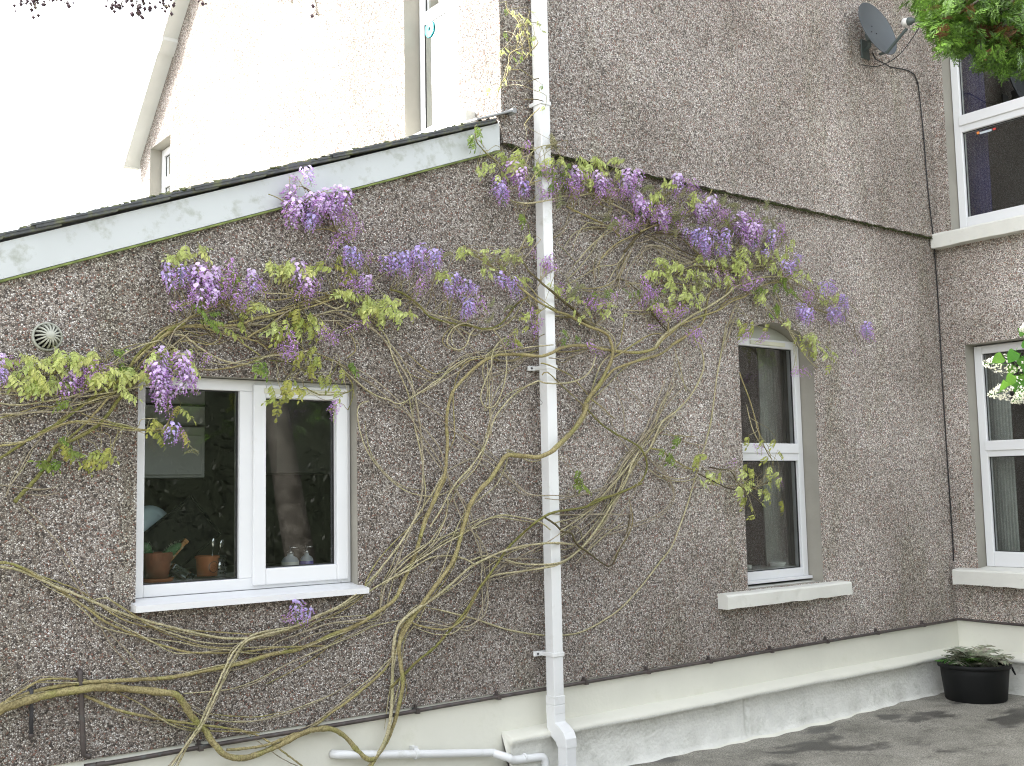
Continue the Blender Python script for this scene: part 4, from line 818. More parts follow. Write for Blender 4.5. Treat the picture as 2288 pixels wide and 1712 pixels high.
stem('O', 3.5, 3, 'l', [(-160, 1400), (0, 1290), (100, 1180), (200, 1110), (300, 1075), (450, 1050), (550, 1020), (700, 1000), (850, 975), (1000, 960), (1060, 955)], .045)
stem('O', 3, 3, 'g', [(-200, 1400), (0, 1310), (100, 1250), (200, 1190), (270, 1130), (290, 1070), (230, 1010)], .05)
stem('O', 4.5, 4, 'l', [(-80, 2640), (20, 2480), (100, 2330), (170, 2220), (300, 2080), (420, 1900), (510, 1655), (560, 1570), (650, 1460), (730, 1390), (830, 1330), (920, 1290), (1000, 1310), (1150, 1310), (1280, 1285), (1380, 1220), (1430, 1140), (1450, 1060)], .07)
stem('O', 2.6, 2.4, 'g', [(460, 1230), (560, 1200), (700, 1140), (780, 1070), (800, 1030)], .05)
stem('E', 3.2, 3, 'g', [(120, 640), (330, 770), (500, 910), (560, 960), (620, 1060), (700, 1170), (770, 1290), (830, 1400), (880, 1500), (900, 1580), (940, 1670), (980, 1800), (1000, 1920), (1010, 2020), (990, 2100), (950, 2140), (880, 2175), (780, 2175), (680, 2150), (600, 2140)], .045)
stem('E', 3, 3, 'l', [(160, 680), (290, 790), (370, 840), (430, 860), (500, 885), (600, 830), (700, 760), (800, 690), (870, 640), (900, 620)], .06)
stem('E', 3, 3, 'l', [(320, 870), (270, 890), (255, 950), (280, 1080), (330, 1190), (420, 1300), (520, 1380), (620, 1415), (720, 1415), (820, 1370), (900, 1300), (960, 1220), (1000, 1100), (1020, 1000)], .04)
stem('E', 3, 2.6, 'g', [(780, 1270), (850, 1230), (930, 1200), (1000, 1215), (1070, 1270), (1150, 1340), (1230, 1400), (1300, 1415), (1400, 1415), (1500, 1420), (1600, 1400), (1710, 1370)], .045)
stem('E', 2.6, 2.4, 'g', [(520, 250), (640, 350), (800, 420), (900, 540), (1010, 640), (1100, 700)], .04)
stem('E', 2.6, 2.4, 'g', [(420, 500), (500, 620), (600, 700), (700, 740), (790, 720)], .035)
stem('E', 2.6, 2.4, 'g', [(600, 860), (760, 970), (900, 1080), (1060, 1200), (1160, 1330), (1230, 1400)], .03)
# right of centre, rising to the right
stem('H', 7, 5, 'n', [(450, 1200), (530, 1120), (600, 1050), (700, 970), (780, 880), (850, 800), (900, 730), (950, 640), (1010, 560), (1060, 490), (1120, 400), (1200, 320), (1280, 250), (1340, 210), (1400, 185), (1500, 170), (1580, 155), (1680, 110), (1800, 65), (1900, 20)], .06)
stem('Q', 5, 4.5, 'n', [(0, 1330), (80, 1280), (150, 1255), (280, 1235), (380, 1215), (450, 1165), (600, 1120), (720, 1070), (800, 1020), (840, 940), (845, 870), (820, 800), (780, 750), (700, 700), (600, 650), (500, 580), (400, 480), (370, 430)], .06)
stem('H', 5, 5, 'l', [(1000, 570), (1080, 545), (1200, 530), (1300, 515), (1400, 495), (1480, 455), (1550, 390), (1620, 310), (1680, 220), (1720, 150), (1780, 60), (1810, 0), (1840, -90), (1880, -160)], .05)
stem('Q', 5, 4, 'l', [(60, 1670), (180, 1650), (300, 1570), (400, 1470), (480, 1370), (540, 1290), (610, 1170), (680, 1020), (750, 900), (810, 820), (870, 760), (960, 570), (1060, 490), (1150, 400), (1220, 300), (1270, 190), (1285, 110), (1265, 0), (1230, -80)], .045)
stem('H', 4, 4, 'l', [(900, 470), (1000, 440), (1100, 460), (1200, 485), (1320, 490), (1420, 480), (1500, 440)], .045)
stem('H', 5, 4.5, 'o', [(560, 820), (600, 840), (700, 862), (780, 860), (860, 810), (910, 730), (950, 650), (1000, 575)], .05)
stem('H', 4.2, 3.4, 'l', [(650, 735), (800, 770), (950, 810), (1100, 860), (1250, 890), (1400, 900), (1530, 885), (1650, 830), (1780, 740), (1900, 610), (2000, 480), (2069, 390), (2110, 290), (2160, 150), (2210, -20), (2240, -120), (2290, -300), (2310, -420), (2330, -580), (2360, -750), (2390, -920)], .02, True)
stem('H', 4, 4, 'l', [(300, 660), (430, 580), (560, 520), (620, 480), (700, 445), (800, 440), (880, 460), (930, 490)], .05)
stem('H', 3, 3, 'l', [(420, 600), (560, 480), (680, 380), (740, 280), (770, 200), (775, 100)], .04)
stem('H', 3.6, 3.4, 'l', [(400, 610), (520, 520), (650, 440), (760, 370), (870, 310), (980, 240), (1080, 205), (1180, 215), (1300, 240), (1370, 290)], .055)
stem('H', 5.5, 3, 'd', [(1340, 220), (1400, 260), (1440, 300), (1490, 310), (1520, 370), (1600, 430), (1710, 500), (1760, 420), (1810, 310), (1830, 200)], .05)
stem('H', 2.6, 2.4, 'g', [(1010, 560), (1150, 470), (1280, 400), (1400, 330), (1550, 200), (1700, 90)], .03)
for pts in ([(220, 1380), (450, 1150), (650, 850), (820, 680), (950, 450), (1050, 200), (1065, 20)], [(130, 1340), (400, 1250), (600, 1000), (780, 730), (920, 590), (1050, 480)],
            [(290, 1430), (500, 1250), (650, 950), (800, 700), (880, 600), (940, 450), (1000, 330), (1060, 180)], [(450, 1400), (560, 1200), (640, 950), (760, 780), (850, 690), (960, 570), (1050, 500), (1150, 400)],
            [(500, 1385), (580, 1390), (700, 1355), (850, 1310), (980, 1240), (1050, 1140), (1040, 1050), (1000, 960), (900, 860)], [(100, 1270), (300, 1275), (600, 1275), (750, 1270)],
            [(240, 1360), (340, 1270), (480, 1130), (620, 950), (700, 860), (800, 740), (900, 560), (960, 420)], [(180, 1400), (360, 1280), (560, 1080), (720, 880), (840, 700), (910, 590), (1010, 330)],
            [(100, 1500), (300, 1490), (480, 1330), (640, 1060), (740, 830), (860, 640), (960, 480), (1120, 300)], [(60, 1150), (200, 1160), (350, 1110), (520, 1060), (640, 960), (760, 850)],
            [(870, 930), (950, 990), (1080, 1020), (1180, 1010), (1240, 980)], [(600, 220), (750, 350), (820, 460)], [(680, 640), (660, 450), (600, 300)], [(910, 600), (1000, 630), (1080, 690), (1200, 730), (1300, 740)],
            [(600, 640), (700, 760), (780, 850), (870, 940), (960, 990)], [(1060, 0), (1100, 140), (1140, 300), (1150, 330)], [(560, 540), (620, 660), (720, 790)], [(850, 830), (950, 930), (1020, 1010), (1050, 1110)],
            [(300, 1650), (480, 1440), (620, 1300), (740, 1120), (800, 960)], [(560, 1655), (680, 1450), (720, 1320), (712, 1150)]):
    stem('Q', rs.uniform(2.0, 3.0), rs.uniform(1.8, 2.6), rs.choice('ggl'), pts, rs.uniform(.02, .05))
stem('Q', 4, 3, 'o', [(870, 765), (950, 780), (1000, 820), (1080, 870), (1150, 910), (1240, 940)], .05)
stem('Q', 3.2, 3, 'd', [(1330, 910), (1420, 930), (1480, 935), (1520, 980), (1530, 1010), (1580, 1070), (1680, 1080)], .07)
stem('Q', 3, 3, 'd', [(1240, 960), (1400, 1040), (1480, 1075), (1580, 1080), (1700, 1060), (1800, 1020)], .08)
stem('Q', 3, 2.6, 'o', [(40, 200), (80, 180), (200, 290), (350, 430), (400, 480)], .04)
stem('Q', 3.4, 3, 'o', [(30, 110), (80, 120), (250, 200), (320, 270), (390, 350)], .05)
stem('Q', 4, 2.6, 'o', [(420, 390), (500, 450), (560, 510), (600, 540)], .05)
stem('Q', 3, 2.4, 'o', [(1560, 180), (1580, 240), (1640, 400), (1690, 570), (1730, 700), (1770, 790), (1810, 850)], .05)
# above the arched window
stem('K', 3.2, 2.8, 'l', [(1000, 1130), (1080, 1200), (1200, 1340), (1300, 1440), (1380, 1540), (1440, 1650), (1520, 1760), (1600, 1830)], .06)
stem('K', 2.6, 2.2, 'g', [(1100, 1060), (1190, 1190), (1250, 1400), (1350, 1500)], .04)
stem('K', 2.2, 2, 'g', [(740, 1655), (770, 1450), (830, 1260), (860, 1220)], .03)
stem('K', 3, 2.6, 'o', [(1330, 1040), (1400, 1160), (1500, 1250), (1620, 1300), (1720, 1340)], .05)
stem('K', 2.2, 1.8, 'g', [(1860, 1400), (1940, 1520), (2000, 1650)], .05)
stem('K', 4.4, 3, 'o', [(-40, 570), (120, 505), (250, 500), (330, 430), (430, 370), (540, 290), (600, 230), (625, 180)], .09)
stem('K', 5, 4, 'd', [(100, 580), (240, 590), (400, 600), (550, 600), (700, 600), (850, 590)], .06)
stem('K', 3.4, 3, 'd', [(0, 440), (40, 470), (45, 530)], .08)
stem('K', 3, 2.4, 'o', [(130, 490), (140, 330), (180, 240), (280, 190)], .09)
for pts in ([(60, 610), (200, 680), (350, 750), (480, 800)], [(300, 600), (420, 700), (520, 790), (440, 720)], [(500, 640), (650, 550), (760, 490)], [(480, 830), (620, 740), (760, 690)], [(0, 710), (150, 700), (300, 760), (480, 830)],
            [(0, 620), (150, 600), (340, 620), (520, 690), (700, 700)], [(100, 960), (250, 900), (420, 850), (560, 830)], [(280, 980), (420, 900), (600, 900), (830, 960)], [(0, 1100), (200, 1040), (430, 1070), (620, 1050)],
            [(500, 900), (700, 910), (900, 930), (1100, 910)], [(0, 1300), (130, 1290), (300, 1230)], [(600, 1150), (640, 1060), (690, 1040)], [(60, 1320), (140, 1400), (230, 1480)], [(650, 880), (800, 900), (980, 890), (1200, 870)]):
    stem('K', rs.uniform(2.2, 3.4), rs.uniform(2, 2.6), rs.choice('gold'), pts, rs.uniform(.02, .08))
stem('J', 4.2, 3.6, 'l', [(430, 760), (480, 810), (560, 840), (680, 850), (830, 830), (950, 805), (1080, 770), (1200, 790)], .06)
stem('J', 4, 3.6, 'l', [(1240, 770), (1340, 745), (1400, 750), (1500, 820), (1620, 870), (1760, 940), (1850, 1000)], .08)
stem('J', 3, 2.6, 'o', [(560, 690), (680, 640), (820, 600)], .06)
stem('J', 5, 5, 'o', [(1100, 880), (1170, 920), (1300, 980), (1450, 1050), (1600, 1130), (1680, 1210)], .04)
stem('J', 7, 6, 'd', [(1730, 1380), (1850, 1230), (1950, 1140), (2050, 1080), (2160, 1020)], .06)
stem('J', 4.5, 4, 'o', [(1480, 1450), (1600, 1320), (1750, 1230), (1880, 1180)], .05)
for pts in ([(1130, 950), (1080, 1100), (1020, 1220), (990, 1280)], [(1750, 1350), (1700, 1450), (1620, 1520), (1450, 1540), (1250, 1655), (1100, 1740)], [(1700, 1050), (1560, 1130), (1460, 1220), (1390, 1340), (1330, 1440), (1190, 1600), (1090, 1690)],
            [(1750, 1340), (1650, 1550), (1660, 1700), (1640, 1800)], [(1800, 1340), (1700, 1550), (1650, 1655), (1560, 1780)], [(1940, 1300), (1850, 1450), (1760, 1600), (1740, 1760)], [(1950, 1200), (2060, 1250), (2142, 1300), (2300, 1420)],
            [(1840, 1270), (1900, 1280), (2142, 1190)], [(1560, 1120), (1350, 1110), (1180, 1180), (1080, 1320)], [(1600, 1330), (1500, 1420), (1420, 1550), (1400, 1700)], [(990, 1290), (1080, 1360), (1180, 1470)],
            [(2142, 1340), (2040, 1300), (1960, 1330), (1860, 1500)], [(660, 1220), (580, 1380), (520, 1500)], [(820, 1240), (740, 1330), (640, 1450), (530, 1540)], [(1000, 1560), (860, 1640), (760, 1800)]):
    stem('J', rs.uniform(2.2, 3.2), rs.uniform(2, 2.6), rs.choice('ggl'), pts, rs.uniform(.02, .06))
stem('J', 2.6, 2.4, 'o', [(690, 660), (740, 560), (800, 500)], .05)
stem('J', 2.2, 2, 'l', [(660, 420), (690, 330), (740, 280), (830, 230), (1000, 200)], .06)
stem('J', 2.4, 2.2, 'n', [(400, 440), (230, 310), (170, 240), (120, 180), (110, 90), (180, 50)], .10)
stem('T', 2.8, 2.6, 'o', [(720, 740), (800, 640), (880, 550), (895, 520)], .06)
stem('T', 2.4, 2.2, 'd', [(720, 1060), (800, 1000), (905, 965)], .06)
stem('T', 2.4, 2.2, 'd', [(720, 1232), (860, 1226), (960, 1250)], .06)
stem('T', 2.6, 2.4, 'o', [(730, 1530), (800, 1440), (915, 1330)], .06)
stem('T', 2.4, 2, 'o', [(710, 590), (620, 620), (550, 670), (530, 790), (510, 930), (430, 1050), (390, 1200)], .06)
stem('T', 2.6, 2, 'o', [(800, 640), (780, 500), (700, 400), (640, 250), (520, 130), (500, 20)], .06)
stem('O', 3.2, 2.8, 'o', [(1630, 1000), (1680, 930), (1700, 830), (1720, 700)], .06)
stem('O', 3, 2.6, 'g', [(1430, 860), (1400, 920), (1350, 960)], .06)
stem('O', 3, 2.6, 'g', [(1640, 520), (1560, 620), (1520, 700), (1440, 770)], .06)
stem('O', 3, 2.6, 'g', [(1020, 1075), (1150, 1080), (1280, 1040), (1370, 1000)], .05)
stem('O', 4, 3, 'o', [(1600, 1080), (1720, 1010), (1850, 920), (1960, 860), (2060, 850)], .06)
stem('O', 3.2, 2.8, 'o', [(1300, 435), (1450, 430), (1560, 405), (1620, 360)], .05)
stem('O', 3.2, 2.8, 'd', [(1640, 350), (1730, 360), (1790, 410), (1840, 450)], .05)
stem('O', 3, 2.6, 'l', [(1710, 630), (1850, 640), (2020, 630), (2100, 600)], .06)
stem('O', 3, 2.6, 'd', [(1970, 670), (2040, 750), (2110, 830)], .06)
stem('O', 2.4, 2, 'd', [(860, 960), (900, 900), (980, 855)], .07)

base_stems = list(STEMS)
for (r, w0, w1, col, pts, off, behind) in base_stems:
    if behind or len(pts) < 4: continue
    ncomp = {'G': 2, 'N': 2, 'M': 2, 'L': 1, 'O': 2, 'E': 2, 'H': 3, 'Q': 1, 'J': 2, 'K': 2}.get(r, 0)
    for k in range(ncomp):
        if rs.random() < .25: continue
        z_ = REG[r][2]; a = rs.uniform(6, 20) * z_; p1, p2, f1, f2 = rs.uniform(0, 6), rs.uniform(0, 6), rs.uniform(.4, 1.1), rs.uniform(.4, 1.1)
        i0 = rs.randint(0, max(0, len(pts) // 3)); i1 = rs.randint(max(i0 + 3, 2 * len(pts) // 3), len(pts))
        q = [(x + a * math.sin(p1 + f1 * i), y + a * .8 * math.sin(p2 + f2 * i)) for i, (x, y) in enumerate(pts)][i0:i1]
        if len(q) < 3: continue
        wd = rs.uniform(2.0, 3.8); STEMS.append((r, wd, wd * rs.uniform(.7, 1), rs.choice('gllgo'), q, rs.uniform(.02, .055), True))
PX = 3.965
KD = []
for (r, w0, w1, col, pts, off, behind) in STEMS:
    off = (off or .04) * .75 + .004; P3 = []; RD = []
    P2 = catmull([Vector((*src(r, x, y), 0)) for x, y in pts], 5.0)
    L_ = len(P2); ph = rs.uniform(0, 6.28); fq = rs.uniform(.015, .04); s = 0
    thin = max(w0, w1) < 4.5
    for i, p in enumerate(P2):
        if i: s += (P2[i] - P2[i - 1]).length
        o = off + .014 * math.sin(s * fq + ph)
        base = atY(p.x, p.y, YW - o)
        if not behind:
            o += .145 * math.exp(-((base.x - PX) / .17) ** 4) * (1 if o < .15 else 0)
        elif abs(base.x - PX) < .2: o = min(o, .03)
        o = min(o, .24); q = atY(p.x, p.y, YW - max(o, .012))
        if q.z > 3.58 and q.x > XS: q = atY(p.x, p.y, YU - max(o, .012))
        wpx = w0 + (w1 - w0) * i / max(1, L_ - 1)
        wpx *= 1 + .10 * math.sin(s * .11 + ph) * math.sin(s * .043) + rs.uniform(-.05, .05)
        if i % 17 == 5 and not thin: wpx *= 1.10
        rad = wpx / 2 * depth(q) / FOCAL * (1.02 if thin else .88)
        if behind: rad *= min(1, .3 + .08 * i, .3 + .08 * (L_ - 1 - i))
        P3.append(q); RD.append(max(rad, .0010))
    # small lateral wander so that shoots are never mathematically smooth
    for i in range(1, L_ - 1):
        k = .25 if thin else .4
        P3[i] = P3[i] + Vector((rs.gauss(0, k * .0016), 0, rs.gauss(0, k * .0016)))
    m = MB(); m.tube([p - Vector((1.0, 4.86, 0)) for p in P3], RD, 5 if thin else 8)
    m.build('stem', BARK[col], wis, True)
    KD += P3[::3]

# compound leaves -----------------------------------------------------
def leaf_mesh(seed, npair, wide, droop, fold):
    rg = random.Random(seed); m = MB(); ln = 1.0; pts = []
    for i in range(7):
        t = i / 6; pts.append(Vector((t, 0, -.28 * droop * t * t)))
    m.tube(pts, .011, 3, 0, False)
    def leaflet(base, d, length, width):
        d = d.normalized(); up = Vector((0, 0, 1)); side = d.cross(up)
        if side.length < .1: side = Vector((0, 1, 0))
        side.normalize(); nn = side.cross(d)
        prof = [(0, .0), (.25, .75), (.55, 1.0), (.82, .6), (1, 0)]
        vs = []
        for t, wd in prof:
            c = base + d * (length * t) - nn * (.18 * length * t * t) * droop
            e = width * wd / 2
            vs += [c, c + side * e + nn * e * fold, c - side * e + nn * e * fold]
        fs = []
        for k in range(4):
            a, b_ = 3 * k, 3 * k + 3
            fs += [(a, a + 1, b_ + 1, b_), (a, b_, b_ + 2, a + 2)]
        m.add(vs, fs)
    for i in range(npair):
        t = .22 + .74 * i / npair; base = Vector((t, 0, -.28 * droop * t * t))
        l_ = .38 * (1 - .35 * abs(t - .45)) * rg.uniform(.85, 1.15)
        for s in (-1, 1):
            leaflet(base, Vector((.45 + rg.uniform(-.15, .2), s * rg.uniform(.75, 1.0), -droop * rg.uniform(.4, 1.3))), l_, l_ * wide)
    leaflet(pts[-1], Vector((1, rg.uniform(-.2, .2), -droop)), .36, .36 * wide)
    return m.mesh('compound_leaf', True)
LV = {c: [] for c in LEAFM}
for c in LEAFM:
    for k in range(5):
        me = leaf_mesh(100 * c + k, [4, 5, 5, 6, 4][k], [.40, .44, .42, .38, .46][k], [.5, .9, .7, 1.1, .8][k] * (1.25 if c == 1 else 1), [.5, .3, .6, .4, .7][k])
        me.materials.append(LEAFM[c]); LV[c].append(me)
LEAVES = {
 'J': [(330, 500, 3, 130, 60, 0), (480, 350, 3, 100, 60, 0), (120, 120, 2, 60, 60, 2), (640, 400, 1, 0, 0, 0), (900, 420, 2, 70, 40, 0), (1000, 560, 5, 150, 80, 2), (1250, 430, 4, 150, 70, 0), (1480, 430, 5, 160, 60, 0), (1330, 580, 2, 60, 30, 0), (1470, 560, 2, 50, 40, 0), (1660, 540, 1, 0, 0, 0), (690, 1230, 1, 0, 0, 0), (620, 1000, 1, 0, 0, 2), (2030, 800, 2, 60, 30, 0), (2020, 880, 1, 0, 0, 2), (560, 420, 2, 60, 40, 0)],
 'K': [(240, 130, 2, 40, 30, 0), (100, 250, 2, 40, 30, 0), (50, 340, 1, 0, 0, 0), (500, 260, 3, 80, 40, 0), (800, 460, 1, 0, 0, 1), (830, 770, 4, 80, 80, 0), (760, 880, 3, 60, 50, 0), (940, 800, 3, 60, 60, 0), (1130, 790, 2, 50, 30, 0), (1280, 800, 4, 120, 80, 0), (1250, 910, 3, 60, 40, 0), (1400, 970, 2, 60, 30, 0), (1520, 980, 1, 0, 0, 0), (210, 880, 3, 60, 40, 0), (320, 870, 2, 30, 20, 0), (70, 950, 2, 30, 20, 0), (480, 950, 2, 50, 20, 0), (680, 1000, 4, 120, 40, 0), (340, 1040, 4, 120, 50, 0), (450, 1130, 2, 60, 30, 0), (370, 1200, 4, 120, 40, 0), (200, 1270, 3, 80, 40, 0), (900, 950, 3, 60, 50, 0), (1050, 1080, 2, 60, 40, 2), (1090, 1150, 2, 40, 30, 0), (1300, 1060, 3, 60, 40, 2), (1640, 1090, 1, 0, 0, 0), (1720, 1200, 2, 70, 30, 0), (1830, 1180, 2, 40, 20, 0), (1230, 1290, 2, 60, 60, 2), (880, 1400, 1, 0, 0, 0), (980, 1410, 2, 30, 30, 1), (1050, 1460, 3, 100, 30, 1), (1380, 1540, 2, 50, 30, 1), (1530, 1540, 3, 40, 40, 0), (1520, 1640, 3, 60, 30, 1), (1330, 1400, 1, 0, 0, 0), (1260, 720, 2, 80, 40, 0), (700, 720, 1, 0, 0, 0), (560, 840, 2, 60, 20, 0)],
 'F': [(900, 560, 4, 60, 40, 0), (910, 640, 3, 40, 30, 1)],
 'Q': [(1280, 900, 3, 40, 70, 1), (1440, 970, 1, 0, 0, 1), (1620, 920, 3, 60, 40, 1), (1720, 900, 2, 60, 40, 1), (1720, 1030, 6, 120, 80, 0), (1850, 980, 2, 60, 50, 1), (1700, 1120, 3, 80, 50, 0), (1830, 1150, 2, 60, 40, 1), (1650, 1210, 2, 40, 30, 1), (1660, 1280, 1, 0, 0, 1), (1640, 710, 1, 0, 0, 1), (1770, 730, 2, 40, 15, 1), (1900, 800, 1, 0, 0, 1), (340, 1010, 2, 40, 40, 2), (970, 830, 2, 50, 30, 2), (1090, 700, 1, 40, 40, 2), (1340, 1000, 2, 40, 30, 0)],
 'O': [(220, 90, 2, 50, 30, 0), (450, 120, 4, 160, 40, 0), (650, 110, 3, 100, 40, 0), (470, 280, 2, 40, 30, 0), (70, 310, 2, 60, 40, 0), (600, 230, 1, 0, 0, 0), (780, 360, 2, 60, 40, 0), (1050, 420, 2, 60, 30, 0), (1200, 460, 2, 80, 40, 0), (1330, 540, 1, 0, 0, 0), (1530, 470, 2, 60, 30, 2), (1560, 570, 2, 40, 20, 0), (720, 660, 2, 50, 30, 1), (900, 680, 2, 40, 40, 1), (820, 680, 1, 0, 0, 0), (760, 850, 3, 60, 60, 1), (770, 930, 2, 40, 30, 1), (640, 910, 1, 0, 0, 2), (1340, 670, 2, 60, 40, 0), (1170, 830, 1, 0, 0, 2), (1300, 900, 1, 0, 0, 2), (1170, 920, 1, 0, 0, 2), (2090, 620, 2, 60, 40, 0), (2080, 220, 3, 60, 60, 0), (2050, 480, 2, 80, 40, 2), (1800, 480, 2, 70, 30, 2), (1620, 680, 2, 80, 40, 0)],
 'L': [(200, 1080, 2, 60, 30, 0), (60, 1070, 2, 40, 20, 0), (220, 1150, 2, 40, 40, 0), (400, 1120, 2, 50, 30, 0), (640, 1050, 3, 70, 50, 1), (790, 1100, 3, 70, 60, 1), (860, 1100, 1, 0, 0, 1), (760, 1350, 2, 50, 20, 0), (880, 1370, 2, 60, 20, 0), (1060, 1410, 1, 0, 0, 0), (1180, 1430, 2, 60, 30, 0), (1310, 1460, 1, 0, 0, 0), (1080, 1540, 3, 90, 40, 0), (1400, 1560, 2, 60, 40, 0), (1250, 1530, 2, 50, 30, 0), (330, 1590, 2, 40, 50, 1), (450, 1590, 1, 0, 0, 1), (2000, 930, 1, 0, 0, 0), (1880, 1150, 1, 0, 0, 1)],
 'M': [(215, 230, 3, 40, 50, 0), (350, 200, 2, 40, 30, 0), (450, 160, 2, 50, 30, 0), (470, 350, 1, 0, 0, 0), (620, 430, 2, 40, 50, 0), (790, 410, 1, 0, 0, 2), (540, 760, 2, 50, 40, 2), (600, 830, 1, 0, 0, 2), (810, 810, 3, 50, 50, 1), (730, 890, 1, 0, 0, 1), (420, 670, 1, 0, 0, 2), (900, 680, 1, 0, 0, 0), (1000, 660, 1, 0, 0, 0), (1370, 780, 3, 50, 60, 1), (1480, 780, 1, 0, 0, 0), (1290, 840, 2, 60, 40, 1), (1120, 900, 2, 30, 30, 0), (1160, 960, 2, 40, 40, 1), (1350, 920, 2, 50, 40, 0), (1480, 900, 2, 40, 40, 1), (1570, 840, 1, 0, 0, 0), (1430, 1130, 4, 80, 50, 1), (1550, 1150, 2, 40, 40, 1), (1480, 1230, 2, 50, 30, 1), (1000, 1270, 2, 60, 30, 2), (1300, 1370, 4, 70, 60, 1), (1350, 1440, 2, 50, 30, 1), (1180, 1470, 4, 60, 60, 1), (1130, 1590, 2, 40, 40, 1), (1660, 1400, 3, 60, 40, 1), (1860, 1240, 1, 0, 0, 2), (1780, 1290, 1, 0, 0, 1), (200, 1150, 5, 120, 40, 0), (410, 1250, 1, 0, 0, 0), (2040, 620, 2, 40, 30, 0), (2030, 730, 2, 60, 30, 0)],
 'N': [(30, 290, 2, 40, 40, 0), (220, 310, 3, 80, 40, 0), (370, 380, 2, 50, 40, 0), (540, 350, 3, 60, 50, 0), (660, 340, 3, 50, 50, 0), (710, 250, 2, 50, 40, 0), (810, 310, 3, 50, 50, 0), (880, 280, 1, 0, 0, 0), (960, 250, 1, 0, 0, 0), (1190, 200, 1, 0, 0, 2), (150, 480, 1, 0, 0, 0), (370, 490, 1, 0, 0, 0), (260, 540, 2, 60, 30, 0), (370, 560, 2, 60, 40, 0), (520, 540, 3, 80, 40, 0), (620, 550, 2, 50, 30, 0), (980, 490, 2, 50, 40, 0), (1100, 500, 5, 120, 60, 0), (1250, 470, 4, 80, 80, 0), (1310, 420, 2, 40, 40, 2), (1460, 510, 2, 40, 50, 0), (1330, 640, 1, 0, 0, 0), (1600, 270, 2, 60, 30, 0), (1840, 350, 2, 40, 30, 0), (1680, 940, 2, 40, 30, 1), (1570, 960, 1, 0, 0, 1), (1680, 1070, 1, 0, 0, 1), (1910, 1080, 1, 0, 0, 1), (1910, 820, 1, 0, 0, 1), (1840, 810, 1, 0, 0, 1), (710, 1290, 2, 40, 50, 1), (960, 1270, 3, 80, 40, 1), (920, 1350, 2, 60, 40, 1), (1050, 1310, 3, 60, 40, 1), (740, 1210, 2, 30, 30, 2), (590, 1350, 1, 0, 0, 2), (480, 1370, 1, 0, 0, 2), (670, 1120, 1, 0, 0, 2), (650, 730, 1, 0, 0, 2)],
 'T': [(600, 190, 2, 50, 40, 0), (500, 130, 1, 0, 0, 2), (350, 90, 1, 0, 0, 0), (790, 150, 1, 0, 0, 0), (710, 200, 1, 0, 0, 0), (760, 290, 2, 40, 40, 0), (660, 290, 1, 0, 0, 0), (700, 380, 1, 0, 0, 0), (680, 440, 1, 0, 0, 0), (770, 380, 1, 0, 0, 0), (780, 490, 2, 50, 40, 0), (820, 450, 1, 0, 0, 0), (770, 600, 2, 50, 50, 0), (950, 300, 2, 50, 40, 0), (970, 380, 1, 0, 0, 1), (490, 650, 2, 50, 30, 0), (600, 640, 2, 60, 30, 0), (530, 810, 1, 0, 0, 0), (490, 430, 1, 0, 0, 2), (500, 970, 1, 50, 40, 0), (430, 1050, 1, 0, 0, 0), (270, 1090, 1, 0, 0, 0), (650, 740, 2, 40, 40, 2), (970, 1320, 1, 0, 0, 0), (950, 1070, 1, 0, 0, 2)]}
SMALL = {'T': .55, 'O': .72, 'K': .95}
def wall_point(r, x, y, o):
    px, py = src(r, x, y); q = atY(px, py, YW - o)
    if abs(q.x + .04 - PX) < .14 and q.z > .5: q = atY(px, py, YW - max(o, .16))
    return q
allleaf = []; TW = []
for r, lst in LEAVES.items():
    for (x, y, n, sx, sy, c) in lst:
        nn_ = n if c == 1 or r == 'T' else int(n * (1.6 if r in 'NM' else 2.8 if r in 'KJ' else 2.3) + .5)
        for k in range(nn_):
            ax, ay = (x + rs.gauss(0, 14), y + rs.gauss(0, 10)) if n == 1 else (x + rs.uniform(-1, 1) * sx * 1.45, y + rs.uniform(-1, 1) * sy * 1.45)
            q = wall_point(r, ax, ay, rs.uniform(.05, .15))
            a = rs.gauss(-math.pi / 2, .9) if c else rs.uniform(-math.pi * .95, .05)
            d = Vector((math.cos(a), -rs.uniform(.0, .55), math.sin(a) * .8)).normalized()
            z = Vector((rs.uniform(-.4, .4), -.75, .6)); z = (z - d * z.dot(d)).normalized(); yv = z.cross(d)
            sc = rs.uniform(.055, .092) * (1.12 if c == 1 else 1) * SMALL.get(r, 1)
            MX = Matrix((d, yv, z)).transposed().to_4x4(); MX = Matrix.Translation(q - d * sc * .5) @ MX @ Matrix.Scale(sc, 4)
            allleaf.append((depth(q) / sc, c, MX)); TW.append((MX.translation.copy(), .5))
allleaf.sort(key=lambda t: t[0])
rest = MB()
for i, (_, c, MX) in enumerate(allleaf):
    me = rs.choice(LV[c])
    if i < 295:
        o = link('leaf', me, wis); o.matrix_local = WI @ MX
    else:
        rest.add([WI @ MX @ v.co for v in me.vertices], [tuple(p.vertices) for p in me.polygons], c)
if rest.v:
    o = rest.build('leaf', [LEAFM[0], LEAFM[1], LEAFM[2]], wis, True); o['kind'] = 'stuff'

